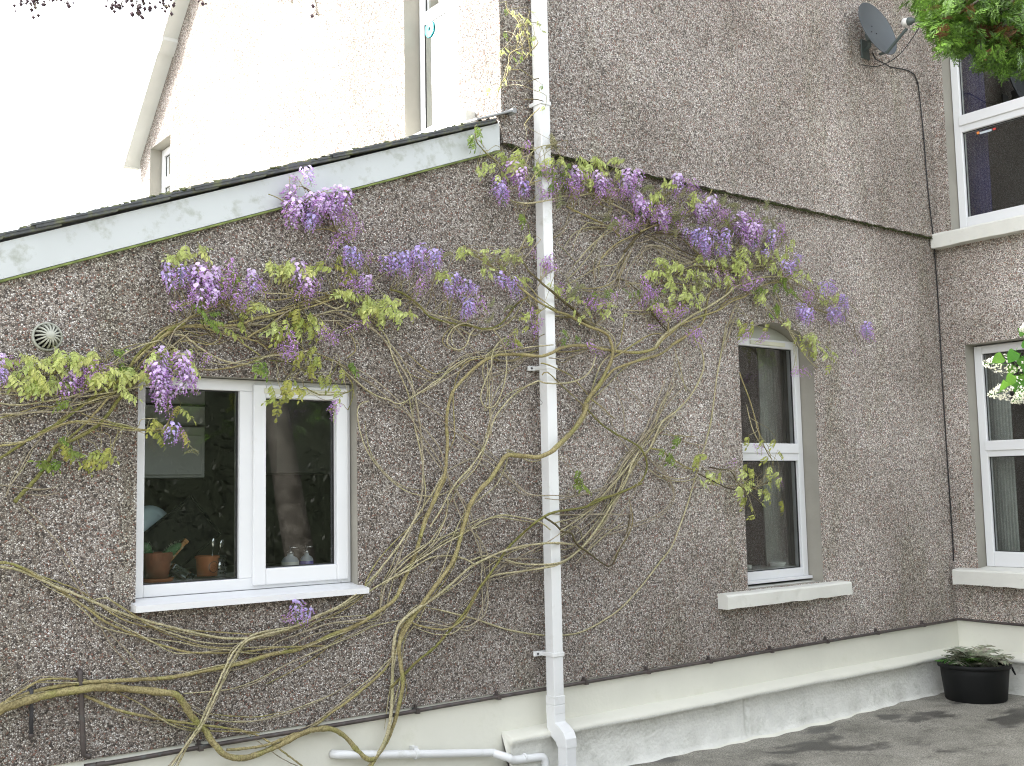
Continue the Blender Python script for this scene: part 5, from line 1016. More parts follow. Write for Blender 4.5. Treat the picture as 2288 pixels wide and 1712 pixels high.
# racemes --------------------------------------------------------------
def raceme(kind, seed):
    rg = random.Random(seed); m = MB()
    n, rad, cur = {'o': (38, .30, .16), 'v': (40, .34, .12), 'b': (30, .17, .35), 'c': (70, .07, .8)}[kind]
    pts = []
    for i in range(8):
        t = i / 7; pts.append(Vector((cur * t * t * .6, 0, -t + cur * .35 * t * t)))
    m.tube(pts, .010, 4, 2, False)
    def axis(t):
        k = min(int(t * 7), 6); f = t * 7 - k; return pts[k].lerp(pts[k + 1], f)
    for i in range(n):
        t = (i + rg.random()) / n; t = t ** .9
        c = axis(min(.999, t)); a = i * 2.4 + rg.uniform(-.5, .5)
        open_ = max(0, 1 - t * 1.05) if kind in 'ov' else max(0, .35 - t * .5)
        rr = rad * (.55 + .45 * (1 - t)) * rg.uniform(.75, 1.2)
        out = Vector((math.cos(a), math.sin(a), rg.uniform(-.25, .35))); p = c + out.normalized() * rr
        if kind != 'c': m.tube([c, p], .0045, 3, 2, False)
        d = out.normalized(); up = Vector((0, 0, 1)); up = (up - d * up.dot(d)).normalized(); sd = d.cross(up)
        if kind == 'c':
            l_ = .10; m.add([p, p + d * l_ * .5 + sd * .03, p + d * l_ - up * .03, p + d * l_ * .5 - sd * .03, p + d * l_ * .4 + up * .03], [(0, 1, 4), (1, 2, 4), (2, 3, 4), (3, 0, 4), (0, 3, 2, 1)], 0); continue
        s = (.17 if kind == 'o' else .15 if kind == 'v' else .105) * rg.uniform(.8, 1.2) * (.65 + .35 * (1 - t))
        # keel and wings: a folded boat shape, deeper violet
        tip = p + d * s * .9 - up * s * .25
        w_ = s * (.26 if kind != 'b' else .34)
        m.add([p, p + d * s * .45 + sd * w_ - up * s * .05, tip, p + d * s * .45 - sd * w_ - up * s * .05, p + d * s * .5 - up * s * .42, p + d * s * .4 + up * s * .16], [(0, 1, 5), (1, 2, 5), (2, 3, 5), (3, 0, 5), (0, 4, 1), (1, 4, 2), (2, 4, 3), (3, 4, 0)], 1)
        if open_ > .12 or (kind != 'b' and rg.random() < .4):
            # banner petal standing up behind the keel
            h = s * (.55 + .6 * open_); b0 = p + d * s * .1 + up * s * .1
            bk = -d * .25 + up * .95; wv = sd * h * .62
            m.add([b0, b0 + wv * .8 + bk * h * .35 + d * h * .12, b0 + wv + bk * h * .75, b0 + wv * .45 + bk * h * 1.08 - d * h * .1, b0 - wv * .45 + bk * h * 1.08 - d * h * .1, b0 - wv + bk * h * .75, b0 - wv * .8 + bk * h * .35 + d * h * .12, b0 + bk * h * .6 - d * h * .08],
                  [(0, 1, 7), (1, 2, 7), (2, 3, 7), (3, 4, 7), (4, 5, 7), (5, 6, 7), (6, 0, 7)], 0)
    me = m.mesh('raceme', True)
    for mm in {'o': [PET['pale'], PET['deep'], LEAFM[2]], 'v': [PET['blue'], PET['deep'], LEAFM[2]], 'b': [PET['deep'], PET['deep'], LEAFM[1]], 'c': [PET['catkin'], PET['catkin'], LEAFM[1]]}[kind]: me.materials.append(mm)
    return me
RV = {k: [raceme(k, 31 * i + ord(k)) for i in range(4)] for k in 'ovbc'}
FLOWERS = {
 'J': [(540, 560, 'o', 2, 60, 30), (350, 720, 'v', 3, 70, 60), (1150, 640, 'b', 4, 120, 60), (1200, 600, 'o', 1, 0, 0), (1490, 650, 'o', 2, 70, 30), (1560, 740, 'b', 3, 90, 50), (1800, 650, 'o', 3, 80, 60), (1790, 740, 'b', 2, 60, 40), (1850, 930, 'o', 2, 80, 60), (1860, 1030, 'b', 3, 100, 80), (1720, 1100, 'b', 2, 50, 40), (860, 750, 'b', 2, 60, 40), (640, 710, 'v', 1, 0, 0), (890, 550, 'b', 2, 40, 40), (680, 260, 'b', 1, 0, 0), (2080, 980, 'b', 3, 70, 60), (1180, 730, 'b', 1, 0, 0), (880, 1550, 'b', 2, 50, 30), (950, 205, 'c', 1, 0, 0), (1850, 580, 'c', 1, 0, 0), (1980, 650, 'c', 1, 0, 0), (1560, 990, 'c', 1, 0, 0), (1600, 1050, 'c', 1, 0, 0), (1050, 830, 'c', 1, 0, 0)],
 'K': [(450, 330, 'c', 3, 150, 70), (900, 430, 'c', 3, 120, 50), (300, 480, 'c', 3, 150, 60), (700, 560, 'c', 2, 100, 60), (1150, 560, 'c', 3, 100, 60), (800, 1020, 'b', 2, 120, 40), (560, 1080, 'c', 2, 100, 40), (320, 130, 'o', 1, 0, 0), (430, 160, 'b', 2, 50, 20), (170, 430, 'o', 2, 50, 40), (280, 430, 'b', 2, 60, 30), (300, 250, 'b', 1, 0, 0), (570, 370, 'o', 2, 60, 30), (670, 390, 'b', 2, 50, 40), (690, 460, 'b', 2, 50, 40), (120, 430, 'b', 2, 60, 40), (880, 520, 'o', 2, 60, 30), (970, 540, 'b', 3, 100, 60), (1040, 530, 'b', 2, 40, 40), (900, 600, 'b', 2, 40, 40), (980, 630, 'o', 2, 40, 40), (1100, 710, 'v', 3, 70, 60), (1060, 770, 'v', 2, 60, 40), (640, 690, 'v', 4, 100, 70), (620, 750, 'v', 2, 50, 40), (560, 710, 'v', 1, 0, 0), (440, 630, 'v', 2, 50, 30), (1240, 570, 'b', 2, 30, 40), (1360, 890, 'v', 2, 40, 40), (960, 1010, 'b', 2, 40, 20), (950, 1080, 'b', 2, 40, 20), (1030, 1040, 'b', 1, 0, 0), (1690, 1100, 'v', 2, 50, 40), (1830, 1250, 'v', 2, 30, 40), (1790, 1330, 'v', 3, 60, 50), (1480, 1320, 'v', 3, 40, 40), (1520, 1170, 'b', 2, 40, 30), (2060, 1510, 'v', 2, 30, 20), (170, 1330, 'b', 2, 40, 20), (340, 1330, 'b', 2, 40, 20), (500, 1520, 'b', 2, 60, 30), (1090, 1570, 'b', 1, 0, 0), (930, 1560, 'b', 1, 0, 0), (50, 1150, 'b', 2, 40, 30), (780, 300, 'c', 2, 50, 30), (1140, 340, 'c', 1, 0, 0), (1050, 400, 'c', 1, 0, 0), (250, 520, 'b', 2, 60, 40), (1200, 470, 'c', 2, 80, 30)],
 'F': [(1100, 590, 'b', 1, 0, 0), (820, 700, 'b', 1, 0, 0), (755, 720, 'b', 1, 0, 0)],
 'L': [(270, 390, 'o', 3, 60, 50), (310, 520, 'o', 2, 60, 50), (230, 520, 'b', 1, 0, 0), (200, 600, 'b', 1, 0, 0), (480, 430, 'o', 2, 50, 40), (560, 480, 'o', 2, 50, 40), (600, 420, 'o', 1, 0, 0), (700, 350, 'o', 1, 0, 0), (750, 390, 'o', 2, 50, 40), (790, 430, 'b', 2, 40, 40), (500, 540, 'o', 2, 60, 50), (480, 630, 'v', 3, 60, 30), (650, 520, 'o', 2, 40, 40), (770, 590, 'b', 3, 60, 40), (720, 570, 'b', 2, 50, 40), (830, 730, 'b', 3, 50, 50), (880, 630, 'b', 2, 50, 30), (820, 790, 'b', 2, 40, 40), (720, 780, 'b', 1, 0, 0), (680, 870, 'b', 2, 30, 40), (950, 690, 'b', 1, 0, 0), (850, 960, 'v', 2, 50, 30), (920, 1020, 'v', 2, 50, 30), (1030, 1010, 'b', 1, 0, 0), (320, 190, 'b', 2, 40, 40), (410, 170, 'v', 1, 0, 0), (1250, 1090, 'v', 3, 70, 40), (1380, 1080, 'v', 4, 100, 50), (1480, 1030, 'v', 3, 70, 50), (1640, 1000, 'v', 4, 80, 60), (1600, 1110, 'v', 1, 0, 0), (1580, 1190, 'b', 2, 60, 40), (1600, 1290, 'b', 2, 60, 40), (1860, 1260, 'v', 2, 60, 40), (1960, 1310, 'v', 3, 80, 50), (2080, 1320, 'v', 2, 50, 40), (1870, 1360, 'v', 1, 0, 0), (2070, 1540, 'v', 2, 50, 40), (850, 1240, 'b', 3, 80, 40), (990, 1260, 'o', 1, 0, 0), (1050, 1310, 'b', 2, 60, 30), (830, 1290, 'b', 2, 60, 30), (300, 1170, 'o', 1, 0, 0), (370, 1240, 'o', 1, 0, 0), (410, 1300, 'o', 1, 0, 0), (400, 1370, 'b', 2, 50, 30), (310, 1340, 'b', 1, 0, 0), (500, 1300, 'b', 1, 0, 0)],
 'M': [(240, 410, 'v', 4, 70, 50), (520, 420, 'o', 3, 60, 40), (460, 470, 'o', 2, 60, 40), (500, 550, 'o', 3, 100, 50), (600, 540, 'b', 3, 60, 50), (380, 550, 'b', 2, 50, 40), (340, 630, 'b', 3, 70, 40), (740, 570, 'b', 4, 50, 60), (830, 580, 'b', 3, 40, 60), (920, 450, 'o', 1, 0, 0), (930, 530, 'v', 1, 0, 0), (1020, 500, 'b', 1, 0, 0), (710, 390, 'b', 3, 40, 60), (820, 660, 'b', 1, 0, 0), (1240, 1050, 'b', 4, 60, 50), (1300, 1010, 'b', 2, 40, 30), (1520, 950, 'b', 3, 70, 40), (1620, 1030, 'b', 2, 50, 30), (1250, 1140, 'b', 2, 50, 30), (1900, 850, 'b', 3, 50, 40), (380, 1180, 'b', 1, 0, 0), (480, 1170, 'b', 1, 0, 0), (50, 1210, 'o', 2, 60, 30), (310, 1260, 'o', 3, 50, 50), (350, 1360, 'o', 2, 40, 40), (390, 1440, 'b', 1, 0, 0), (120, 1430, 'o', 4, 50, 60), (100, 1530, 'o', 2, 40, 40), (60, 1310, 'o', 2, 50, 30)],
 'N': [(1590, 430, 'o', 1, 0, 0), (1760, 1070, 'v', 1, 0, 0), (1850, 1090, 'b', 1, 0, 0), (1900, 1130, 'b', 1, 0, 0), (1980, 1210, 'c', 1, 0, 0), (760, 480, 'o', 1, 0, 0), (720, 560, 'o', 1, 0, 0), (820, 510, 'b', 2, 50, 30), (890, 460, 'b', 1, 0, 0), (90, 380, 'b', 1, 0, 0), (20, 470, 'v', 2, 30, 30), (1000, 390, 'b', 2, 60, 20), (640, 640, 'b', 1, 0, 0), (0, 320, 'o', 1, 0, 0), (1720, 820, 'b', 1, 0, 0)],
 'O': [(200, 130, 'c', 2, 120, 30), (560, 180, 'c', 3, 120, 50), (1200, 540, 'c', 3, 150, 50), (1450, 540, 'c', 2, 80, 40), (1650, 600, 'b', 2, 100, 60), (1180, 420, 'b', 2, 80, 30), (1850, 560, 'b', 2, 80, 50), (640, 390, 'v', 2, 60, 30), (690, 440, 'v', 2, 40, 30), (300, 630, 'v', 3, 50, 40), (400, 600, 'b', 1, 0, 0), (1010, 225, 'b', 3, 50, 30), (880, 110, 'b', 1, 0, 0), (870, 690, 'b', 1, 0, 0), (910, 770, 'b', 2, 40, 30), (900, 830, 'b', 1, 0, 0), (1380, 580, 'b', 2, 40, 30), (1460, 600, 'b', 2, 40, 30), (1440, 980, 'b', 2, 40, 30), (1950, 480, 'b', 3, 60, 40), (1920, 400, 'b', 1, 0, 0), (2080, 660, 'b', 2, 40, 30), (680, 940, 'b', 2, 40, 30), (1330, 390, 'c', 1, 0, 0), (480, 740, 'c', 1, 0, 0), (1990, 800, 'b', 1, 0, 0), (500, 590, 'c', 1, 0, 0), (640, 590, 'c', 1, 0, 0)],
 'G': [(1740, 780, 'v', 2, 40, 15), (1660, 810, 'b', 1, 0, 0)], 'D': [(1915, 930, 'b', 2, 30, 20)], 'Q': [(1500, 890, 'b', 1, 0, 0), (1700, 780, 'b', 2, 30, 20), (2000, 190, 'b', 2, 30, 20), (1870, 1030, 'b', 1, 0, 0)]}
fl = []
for r, lst in FLOWERS.items():
    for (x, y, k, n, sx, sy) in lst:
        for j in range(int(n * 1.75 + .5) if r in 'JK' else n):
            ax, ay = (x, y) if n == 1 else (x + rs.uniform(-1, 1) * sx * 1.3, y + rs.uniform(-1, 1) * sy * 1.3)
            q = wall_point(r, ax, ay, rs.uniform(.06, .16))
            sc = {'o': .10, 'v': .082, 'b': .10, 'c': .10}[k] * rs.uniform(.7, 1.25) * (1.08 if r in 'JK' else 1)
            tl = {'o': .3, 'v': .45, 'b': .75, 'c': 1.0}[k]
            e = Euler((rs.gauss(0, tl * .35), rs.gauss(0, tl), rs.uniform(0, 6.28))).to_matrix().to_4x4()
            if k == 'c': e = Euler((rs.gauss(0, .2), rs.choice((-1.9, 1.9)) + rs.gauss(0, .3), rs.gauss(0, .3))).to_matrix().to_4x4()
            TW.append(((Matrix.Translation(q) @ e) @ Vector((0, 0, sc * .45)), 1)); fl.append((depth(q) / sc, k, Matrix.Translation(q) @ e @ Matrix.Translation((0, 0, sc * .45)) @ Matrix.Scale(sc, 4)))
fl.sort(key=lambda t: t[0])
for i, (_, k, MX) in enumerate(fl[:298]):
    o = link('flower_cluster', rs.choice(RV[k]), wis); o.matrix_local = WI @ MX
if len(fl) > 298:
    mm = MB(); mats = [PET['pale'], PET['deep'], PET['blue'], PET['catkin'], LEAFM[2], LEAFM[1]]
    for _, k, MX in fl[298:]:
        me = rs.choice(RV[k]); mp = [mats.index(a) for a in me.materials]; b0 = len(mm.v)
        mm.v += [tuple(WI @ MX @ v.co) for v in me.vertices]
        for p in me.polygons: mm.f.append(tuple(v + b0 for v in p.vertices)); mm.m.append(mp[p.material_index])
    o = mm.build('flower_cluster', mats, wis, True); o['kind'] = 'stuff'
# twigs that carry the leaves and racemes
from mathutils import kdtree
kd = kdtree.KDTree(len(KD))
for i, p in enumerate(KD): kd.insert(p, i)
kd.balance(); tm = MB(); tm2 = MB()
for (p, wt) in TW:
    c, i, d = kd.find(p)
    if d < .012 or d > .32: continue
    near = kd.find_n(p, 14); c = near[rs.randint(0, len(near) - 1)][0]
    d = (c - p).length; mid = p.lerp(c, .5) + Vector((rs.gauss(0, .12) * d, -abs(rs.gauss(0, .1)) * d, rs.uniform(-.05, .2) * d))
    pts = catmull([c, c.lerp(mid, .5) + Vector((rs.gauss(0, .04) * d, 0, rs.gauss(0, .04) * d)), mid, p], max(.012, d / 7))
    r0 = rs.uniform(.0013, .0022); (tm if rs.random() < .6 else tm2).tube([q - Vector((1.0, 4.86, 0)) for q in pts], [r0 * (1 - .5 * k / len(pts)) for k in range(len(pts))], 4)
o = tm.build('twigs', BARK['l'], wis, True); o['kind'] = 'stuff'
o = tm2.build('twigs', BARK['o'], wis, True); o['kind'] = 'stuff'
print('leaves', len(allleaf), 'racemes', len(fl), 'stems', len(STEMS))

# ------------------------------------------------------------------ planter and fern in the corner
pc = Vector((7.735, 4.50, 0))
t = thing('planter', 'round black plastic planter standing in the corner on the asphalt', 'planter', pc)
m = MB(); m.lathe([(0, .004), (.205, .004), (.215, .02), (.235, .20), (.243, .272), (.238, .276), (.225, .272), (.218, .23), (0, .23)], n=40); m.build('pot_body', M['black'], t, True)
m = MB(); m.lathe([(.242, .245), (.256, .25), (.258, .272), (.250, .280), (.238, .278)], n=40); m.build('rim', M['black'], t, True)
m = MB(); pts = []
for k in range(9):
    a = -1.05 + .5 * (k / 8 - .5); rr = .262 + .012 * math.sin(k / 8 * math.pi); pts.append((rr * math.cos(a), rr * math.sin(a), .245 - .045 * math.sin(k / 8 * math.pi)))
m.tube(pts, .006, 6); m.build('handle', M['black'], t, True)
m = MB(); m.lathe([(0, .245), (.225, .24)], n=24); m.build('soil', M['soil'], t)
fern = thing('fern', 'low spreading fern with silvery green fronds growing in the black planter', 'fern', pc + Vector((0, 0, .24)))
def frond(seed, ln, mat, az, el, arch):
    rg = random.Random(seed); m = MB(); pts = []; d = Vector((math.cos(az), math.sin(az), 0))
    for i in range(15):
        t_ = i / 14; pts.append(d * (ln * t_ * math.cos(el * (1 - t_ * .4))) + Vector((0, 0, ln * (math.sin(el) * t_ - arch * t_ * t_))))
    m.tube(pts, [.003 * (1 - .7 * i / 14) for i in range(15)], 4, 0, False)
    sd = d.cross(Vector((0, 0, 1)))
    for i in range(2, 15):
        t_ = i / 14; L2 = ln * .36 * math.sin(math.pi * (t_ * .85 + .12)) ** .8
        tg = (pts[i] - pts[i - 1]).normalized()
        for s in (-1, 1):
            pd = (sd * s + tg * .5 + Vector((0, 0, rg.uniform(-.35, .12)))).normalized(); up = pd.cross(tg).normalized() * s
            a = pts[i]; vs = []; K_ = 6
            for j in range(K_ + 1):
                ww = ln * .044 * (1 - j / K_) ** .6 * (1.25 if j % 2 else .7) if j < K_ else 0
                c = a + pd * L2 * j / K_ - Vector((0, 0, .12 * L2 * (j / K_) ** 2)); vs += [c - tg * ww, c + up * ww * .12, c + tg * ww]
            m.add(vs, [(3 * j + q, 3 * j + q + 1, 3 * j + q + 4, 3 * j + q + 3) for j in range(K_) for q in (0, 1)])
    return m.build('frond', mat, fern)
for k in range(34):
    az = k * 2.4 + random.uniform(-.2, .2); inner = k % 3
    frond(k, random.uniform(.20, .31), M['fern_green'] if k % 11 == 3 else M['fern'], az, [1.2, .85, .5][inner] + random.uniform(-.12, .12), [.50, .35, .32][inner])

# ------------------------------------------------------------------ lilac (leaves and white panicles enter at the right edge)
li = thing('lilac', 'white flowering lilac whose leafy tip enters at the right edge before the lower wing window', 'shrub', (6.55, 2.05, 0))
LO = Vector((6.55, 2.05, 0)); rl = random.Random(5)
m = MB(); tips = []
def limb(m, a, b_, r0, r1, bend, rg, n=10):
    a, b_ = Vector(a), Vector(b_); pts = []; off = Vector((rg.uniform(-1, 1), rg.uniform(-1, 1), rg.uniform(-.4, .4))) * bend
    for i in range(n + 1):
        t_ = i / n; pts.append(a.lerp(b_, t_) + off * math.sin(math.pi * t_) + Vector((rg.gauss(0, 1), rg.gauss(0, 1), rg.gauss(0, 1))) * bend * .04)
    m.tube(pts, [r0 + (r1 - r0) * i / n for i in range(n + 1)], 7); return pts
targ = atY(2330, 860, 3.05) - LO
trunk = limb(m, (0, 0, 0), (-.05, .1, 1.15), .05, .035, .1, rl)
m.build('trunk', BARK['t'], li, True)
m = MB(); mainb = limb(m, trunk[-1], targ, .018, .006, .1, rl); o = m.build('branch', BARK['t'], li, True)
ends = []
for k in range(13):
    m = MB(); a = rl.choice(trunk[4:]); e = Vector((rl.uniform(-.35, 1.3), rl.uniform(-1.3, .35), rl.uniform(1.3, 2.9))); ends.append(limb(m, a, e, .022, .006, .25, rl)); m.build('branch', BARK['t'], li, True)
def heart(s=1):
    mm = MB(); vs = []
    prof = [(0, .10), (-.06, .34), (.10, .46), (.35, .48), (.62, .34), (.85, .14), (1, 0)]
    for t_, w_ in prof: vs += [(max(t_, 0) if w_ < .2 and t_ < .05 else t_, 0, -.25 * t_ * t_), (t_, w_, .10 * w_ - .25 * t_ * t_ - .05 * math.sin(t_ * 9)), (t_, -w_, .10 * w_ - .25 * t_ * t_ + .04 * math.sin(t_ * 8))]
    fs = []
    for k in range(len(prof) - 1):
        a, b_ = 3 * k, 3 * k + 3; fs += [(a, a + 1, b_ + 1, b_), (a, b_, b_ + 2, a + 2)]
    mm.add(vs, fs); mm.tube([(-.35, 0, .06), (0, 0, 0)], .018, 4, 0, False); me = mm.mesh('lilac_leaf', True); me.materials.append(M['lilac_leaf']); return me
hm = heart()
def put_leaf(q, d, nz, sc):
    d = d.normalized(); z = (nz - d * nz.dot(d)).normalized(); yv = z.cross(d)
    o = link('leaf', hm, li); o.matrix_local = Matrix.Translation(q) @ Matrix((d, yv, z)).transposed().to_4x4() @ Matrix.Scale(sc, 4)
CAMV = -FWD
def imgdir(ax, ay): return (RIGHT * ax - UP * ay).normalized()
DY = 3.05
for (x, y, dx, dy, sc, tilt) in ((2268, 786, -.6, .9, .085, .3), (2240, 797, -.95, .45, .075, .5), (2282, 798, .3, 1, .085, -.2), (2266, 818, -.4, .6, .075, .2), (2262, 838, -.5, 1, .085, .6), (2280, 838, .2, 1, .09, -.2), (2246, 852, -.35, 1, .07, .9), (2275, 850, -.1, 1, .10, .1), (2290, 858, .4, 1, .09, .2), (2278, 872, .0, 1, .07, -.3), (2288, 815, .5, .9, .09, .1), (2292, 778, .2, -1, .08, .2), (2284, 750, -.3, -.8, .06, .3)):
    q = atY(x, y, DY + (-.2 if x in (2240, 2262, 2246, 2268) else rl.uniform(.0, .1))) - LO; d = imgdir(dx, dy) + CAMV * rl.uniform(.0, .4); put_leaf(q, d, CAMV + UP * .5 + RIGHT * tilt, sc * .82)
def panicle(base, tip, seed):
    rg = random.Random(seed); mm = MB(); ax = tip - base; ln = ax.length; ax.normalize(); s1 = ax.orthogonal().normalized(); s2 = ax.cross(s1)
    mm.tube([base, tip], .003, 4, 1, False)
    for i in range(230):
        t_ = rg.random() ** .8; a = rg.uniform(0, 6.28); rr = ln * .21 * (1 - t_ * .82) * rg.uniform(.6, 1.1)
        out = s1 * math.cos(a) + s2 * math.sin(a); p = base + ax * ln * t_ + out * rr; s = .0092 * (1 - .4 * t_) * rg.uniform(.8, 1.2)
        f = (out + ax * .4 + Vector((rg.gauss(0, .3), rg.gauss(0, .3), rg.gauss(0, .3)))).normalized(); u = f.orthogonal().normalized(); v = f.cross(u)
        if t_ < .75:
            for k in range(4):
                q = k * math.pi / 2; e = u * math.cos(q) + v * math.sin(q); g_ = u * math.cos(q + .78) + v * math.sin(q + .78); g2 = u * math.cos(q - .78) + v * math.sin(q - .78)
                mm.add([p, p + g2 * s * .55 + f * s * .1, p + e * s - f * s * .05, p + g_ * s * .55 + f * s * .1], [(0, 1, 2, 3)], 0)
        else:
            mm.add([p + u * s * .5, p + v * s * .5, p - u * s * .5, p - v * s * .5, p + f * s * .6, p - f * s * .6], [(0, 1, 4), (1, 2, 4), (2, 3, 4), (3, 0, 4), (1, 0, 5), (2, 1, 5), (3, 2, 5), (0, 3, 5)], 0)
    return mm.build('flower_panicle', [M['lilac_flower'], M['lilac_leaf']], li)
for k, (x0, y0, x1, y1) in enumerate(((2262, 816, 2199, 812), (2267, 868, 2212, 882), (2296, 880, 2262, 898), (2300, 730, 2281, 738))):
    panicle(atY(x0, y0, DY - .06) - LO, atY(x1, y1, DY - .10) - LO, k)
mm = MB()
for pts in ends:
    for i in range(55):
        p = rl.choice(pts[4:]) + Vector((rl.gauss(0, .22), rl.gauss(0, .22), rl.gauss(0, .22)))
        d = Vector((rl.uniform(-1, 1), rl.uniform(-1, 1), rl.uniform(-.9, .2))).normalized(); nz = Vector((rl.gauss(0, .4), rl.gauss(0, .4), 1)); z = (nz - d * nz.dot(d)).normalized(); MX = Matrix.Translation(p) @ Matrix((d, z.cross(d), z)).transposed().to_4x4() @ Matrix.Scale(rl.uniform(.06, .09), 4)
        # keep the crown out of the view of the photograph's right edge
        wp_ = p + LO - EYE; 
        if wp_.dot(RIGHT) / max(.01, wp_.dot(FWD)) < .50 and wp_.dot(FWD) > 0: continue
        mm.add([MX @ v.co for v in hm.vertices], [tuple(f_.vertices) for f_ in hm.polygons])
o = mm.build('foliage', M['lilac_leaf'], li, True); o['kind'] = 'stuff'

# ------------------------------------------------------------------ conifer bough at the upper right
co = thing('conifer', 'feathery green conifer whose low bough hangs across the upper right corner', 'tree', (5.0, -.15, 0))
CO = Vector((5.0, -.15, 0)); rc = random.Random(3)
m = MB(); ct = limb(m, (.25, 0, 0), (-.95, -.05, 7.5), .17, .05, .1, rc, 14); m.build('trunk', BARK['t'], co, True)
def spray(m, p, d, ln, rg, mi):
    """flat fan of scale-leaved twiglets"""
    d = d.normalized(); nz = Vector((rg.gauss(0, .5), rg.gauss(0, .5), 1)); z = (nz - d * nz.dot(d)).normalized(); s = z.cross(d)
    for i in range(7):
        t_ = i / 7; b0 = p + d * ln * t_ * .8 - Vector((0, 0, .25 * ln * t_ * t_))
        for sg in (-1, 1):
            L2 = ln * (.55 - .32 * t_) * rg.uniform(.6, 1.25); e = (d * .8 + s * sg * .75 + Vector((0, 0, rg.uniform(-.35, .1)))).normalized(); w_ = .0030
            q = s.cross(e).normalized() if rg.random() < .5 else z
            r_ = e.cross(q).normalized()
            tip = b0 + e * L2
            m.add([b0 - r_ * w_ * .6, b0 + e * L2 * .5 - r_ * w_, tip, b0 + e * L2 * .5 + r_ * w_], [(0, 1, 2, 3)], mi)
            for f_ in (.2, .4, .6, .75):
                c = b0 + e * L2 * f_; e2 = (e + r_ * rg.choice((-1, 1)) * .9).normalized(); t2 = c + e2 * L2 * .38; k = e2.cross(q).normalized() * w_ * .8
                m.add([c - k * .5, (c + t2) / 2 - k, t2, (c + t2) / 2 + k], [(0, 1, 2, 3)], mi)
bough = MB(); 
C0 = Vector((.0, .0, 4.9))
clumps = []
# clump centres (in the photograph's pixels) that make the outline of the bough
for (x, y, rx, n, dead) in ((2030, 14, 40, 10, 0), (2075, 22, 45, 14, 0), (2060, 48, 38, 10, 0), (2105, 60, 40, 14, 0), (2090, 92, 30, 9, 0), (2150, 40, 55, 22, 0), (2150, 88, 45, 16, 0), (2125, 108, 26, 8, 0), (2200, 25, 55, 20, 0), (2190, 66, 40, 12, 1), (2250, 30, 50, 18, 0), (2232, 100, 40, 16, 0), (2215, 132, 30, 12, 0), (2262, 84, 40, 10, 1), (2268, 128, 34, 14, 0), (2290, 60, 40, 10, 0), (2295, 140, 30, 10, 0), (2246, 150, 20, 7, 0), (2190, 122, 16, 4, 0), (2320, 30, 60, 16, 0), (2330, 110, 50, 14, 0), (2180, -40, 80, 22, 0), (2080, -40, 60, 14, 0), (2280, -50, 70, 18, 0), (1985, 0, 16, 3, 0), (2008, 30, 14, 3, 0), (2040, 70, 14, 3, 0)):
    clumps.append((x + max(0, 2160 - x) * .36, y, rx * .85, n, dead))
DC_ = 6.1
dm = MB()
bs = []
for bi, (x, y) in enumerate(((2100, 60), (2200, 90), (2260, 130), (2150, 10), (2280, 40))):
    bm_ = MB(); e = atD(x, y, DC_) - CO; pts = limb(bm_, ct[9] + Vector((0, 0, .2 * bi - .4)), e, .022, .006, .10, rc, 12); bm_.build('branch', BARK['t'], co, True)
for (x, y, rx, n, dead) in clumps:
    for i in range(int(n * 4.2)):
        px, py = x + rc.gauss(0, .5) * rx, y + rc.gauss(0, .42) * rx; D = DC_ + rc.gauss(0, .22)
        p = atD(px, py, D) - CO
        d = imgdir(rc.gauss(-.5, .6), rc.gauss(.35, .6)) + CAMV * rc.gauss(.1, .5)
        spray(bough, p - d.normalized() * .05, d, rc.uniform(.07, .125), rc, 1 if (dead and rc.random() < .6) or rc.random() < .05 else 0)
o = bough.build('foliage', [M['conifer'], M['conifer_dead']], co); o['kind'] = 'stuff'
mm = MB()
for i in range(350):
    h = rc.uniform(2.2, 7.6); a = rc.uniform(0, 6.28); rr = (8.4 - h) * .22 * rc.uniform(.5, 1.1)
    p = Vector((rr * math.cos(a), rr * math.sin(a), h)); wq = p + CO - EYE
    if wq.dot(FWD) > 0 and abs(wq.dot(RIGHT) / max(.01, wq.dot(FWD))) < .50: continue
    spray(mm, p, Vector((math.cos(a), math.sin(a), -.3)), rc.uniform(.16, .3), rc, 0)
o = mm.build('foliage', [M['conifer'], M['conifer_dead']], co); o['kind'] = 'stuff'

# ------------------------------------------------------------------ dark budding twigs at the top left belong to a tree behind the camera
tr = thing('budding_tree', 'tree with dark purple budding twigs hanging in from the top left edge', 'tree', (-1.6, -1.3, 0))
TO = Vector((-1.6, -1.3, 0)); rt = random.Random(9)
m = MB(); tt = limb(m, (0, 0, 0), (.35, .3, 3.4), .16, .09, .12, rt, 12); m.build('trunk', BARK['t'], tr, True)
twig_t = [(40, -60, 52, 10), (60, -60, 82, 28), (110, -60, 110, 10), (150, -70, 142, 14), (260, -80, 240, 8), (290, -80, 268, 22), (300, -70, 310, 40), (340, -70, 322, 30), (350, -60, 364, 14), (380, -60, 376, 16), (450, -60, 448, 2), (620, -60, 628, 4), (640, -60, 655, 8), (690, -60, 712, 38)]
limbs_ = []
for k, (hx, hy) in enumerate(((100, -160), (310, -170), (640, -190), (1000, -300), (-400, -300))):
    m = MB(); e = atD(hx, hy, 4.6) - TO; limbs_.append(limb(m, tt[-1], e, .06, .012, .2, rt, 16)); m.build('branch', BARK['t'], tr, True)
buds = MB(); tw = MB()
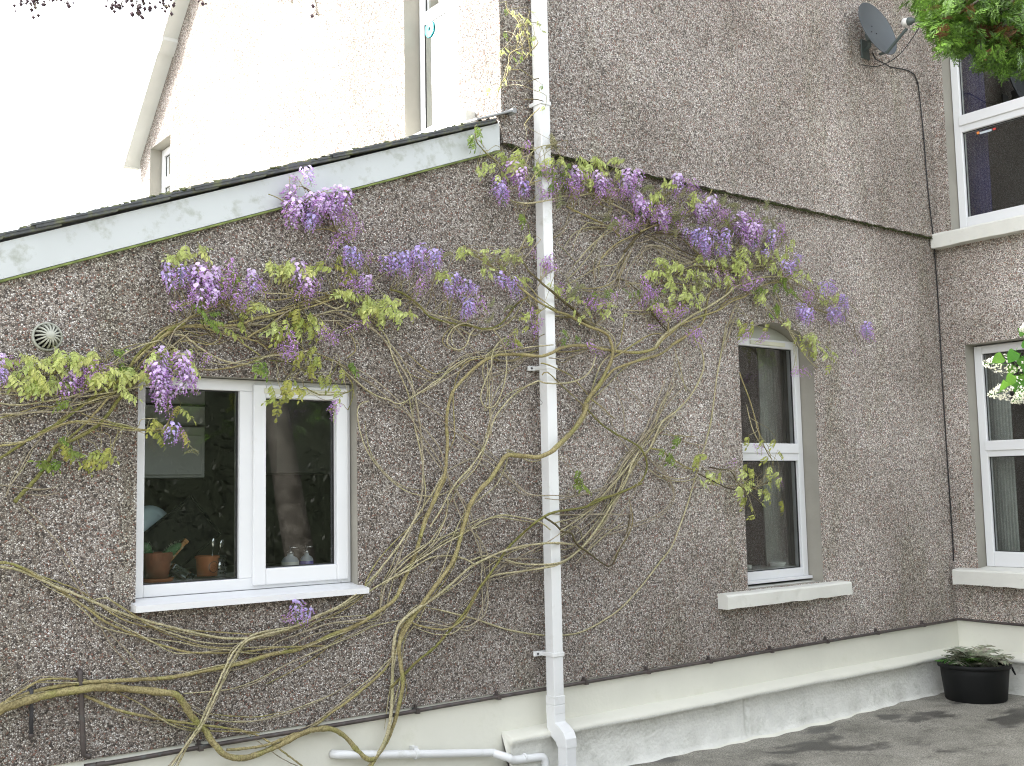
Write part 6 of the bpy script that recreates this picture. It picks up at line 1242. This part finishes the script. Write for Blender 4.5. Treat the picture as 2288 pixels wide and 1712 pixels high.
for (x0, y0, x1, y1) in twig_t:
    D = 4.6 + rt.gauss(0, .1); near = min((p for L_ in limbs_ for p in L_), key=lambda p: (p - (atD(x0, y0, D) - TO)).length)
    a, b_ = atD(x0, y0, D) - TO, atD(x1, y1, D) - TO
    pts = catmull([near, near.lerp(a, .6) + Vector((0, 0, .03)), a, a.lerp(b_, .5) + RIGHT * rt.gauss(0, .01), b_], .02); tw.tube(pts, [.004 - .0028 * i / len(pts) for i in range(len(pts))], 5)
    side = []
    for k in range(int((b_ - a).length / .005)):
        c = a.lerp(b_, rt.uniform(.2, 1)); e = c + (RIGHT * rt.gauss(0, 1) + UP * rt.gauss(-.2, .8) + FWD * rt.gauss(0, .6)).normalized() * rt.uniform(.01, .05)
        tw.tube([c, e], .0009, 3); side.append(e)
        if rt.random() < (.25 if x0 > 600 else .8):
            s = rt.uniform(.0045, .011); buds.add([e + Vector((s, 0, 0)), e - Vector((s, 0, 0)), e + Vector((0, s, 0)), e - Vector((0, s, 0)), e + Vector((0, 0, s * 1.3)), e - Vector((0, 0, s * 1.3))], [(0, 2, 4), (2, 1, 4), (1, 3, 4), (3, 0, 4), (2, 0, 5), (1, 2, 5), (3, 1, 5), (0, 3, 5)])
o = tw.build('twigs', BARK['d'], tr); o['kind'] = 'stuff'
o = buds.build('buds', M['bud'], tr); o['kind'] = 'stuff'
for k in range(7):
    m = MB(); a = rt.uniform(0, 6.28); e = Vector((-1.2 * abs(math.cos(a)) - .2, -1.6 + 1.0 * math.sin(a), 5 + rt.uniform(-.6, 1.2))); limb(m, tt[-1], e, .05, .01, .3, rt, 12); m.build('branch', BARK['t'], tr, True)

# ------------------------------------------------------------------ garden hedge behind the camera (seen only as reflections)
hd = thing('hedge', 'clipped green hedge along the far side of the yard facing the house', 'hedge', (3, -5.2, 0))
m = MB(); m.box((-12, -.55, 0), (20, .55, 3.4)); m.build('core', M['hedge'], hd)
mm = MB(); rh = random.Random(2)
for i in range(12000):
    p = Vector((rh.uniform(-12, 20), .55 + rh.uniform(-.05, .25), rh.uniform(0, 3.65))); s = rh.uniform(.03, .06); u = Vector((rh.gauss(0, 1), rh.gauss(0, .5), rh.gauss(0, 1))).normalized(); v = u.orthogonal().normalized()
    mm.add([p - u * s, p + v * s * .5, p + u * s, p - v * s * .5], [(0, 1, 2, 3)])
o = mm.build('foliage', M['hedge'], hd); o['kind'] = 'stuff'
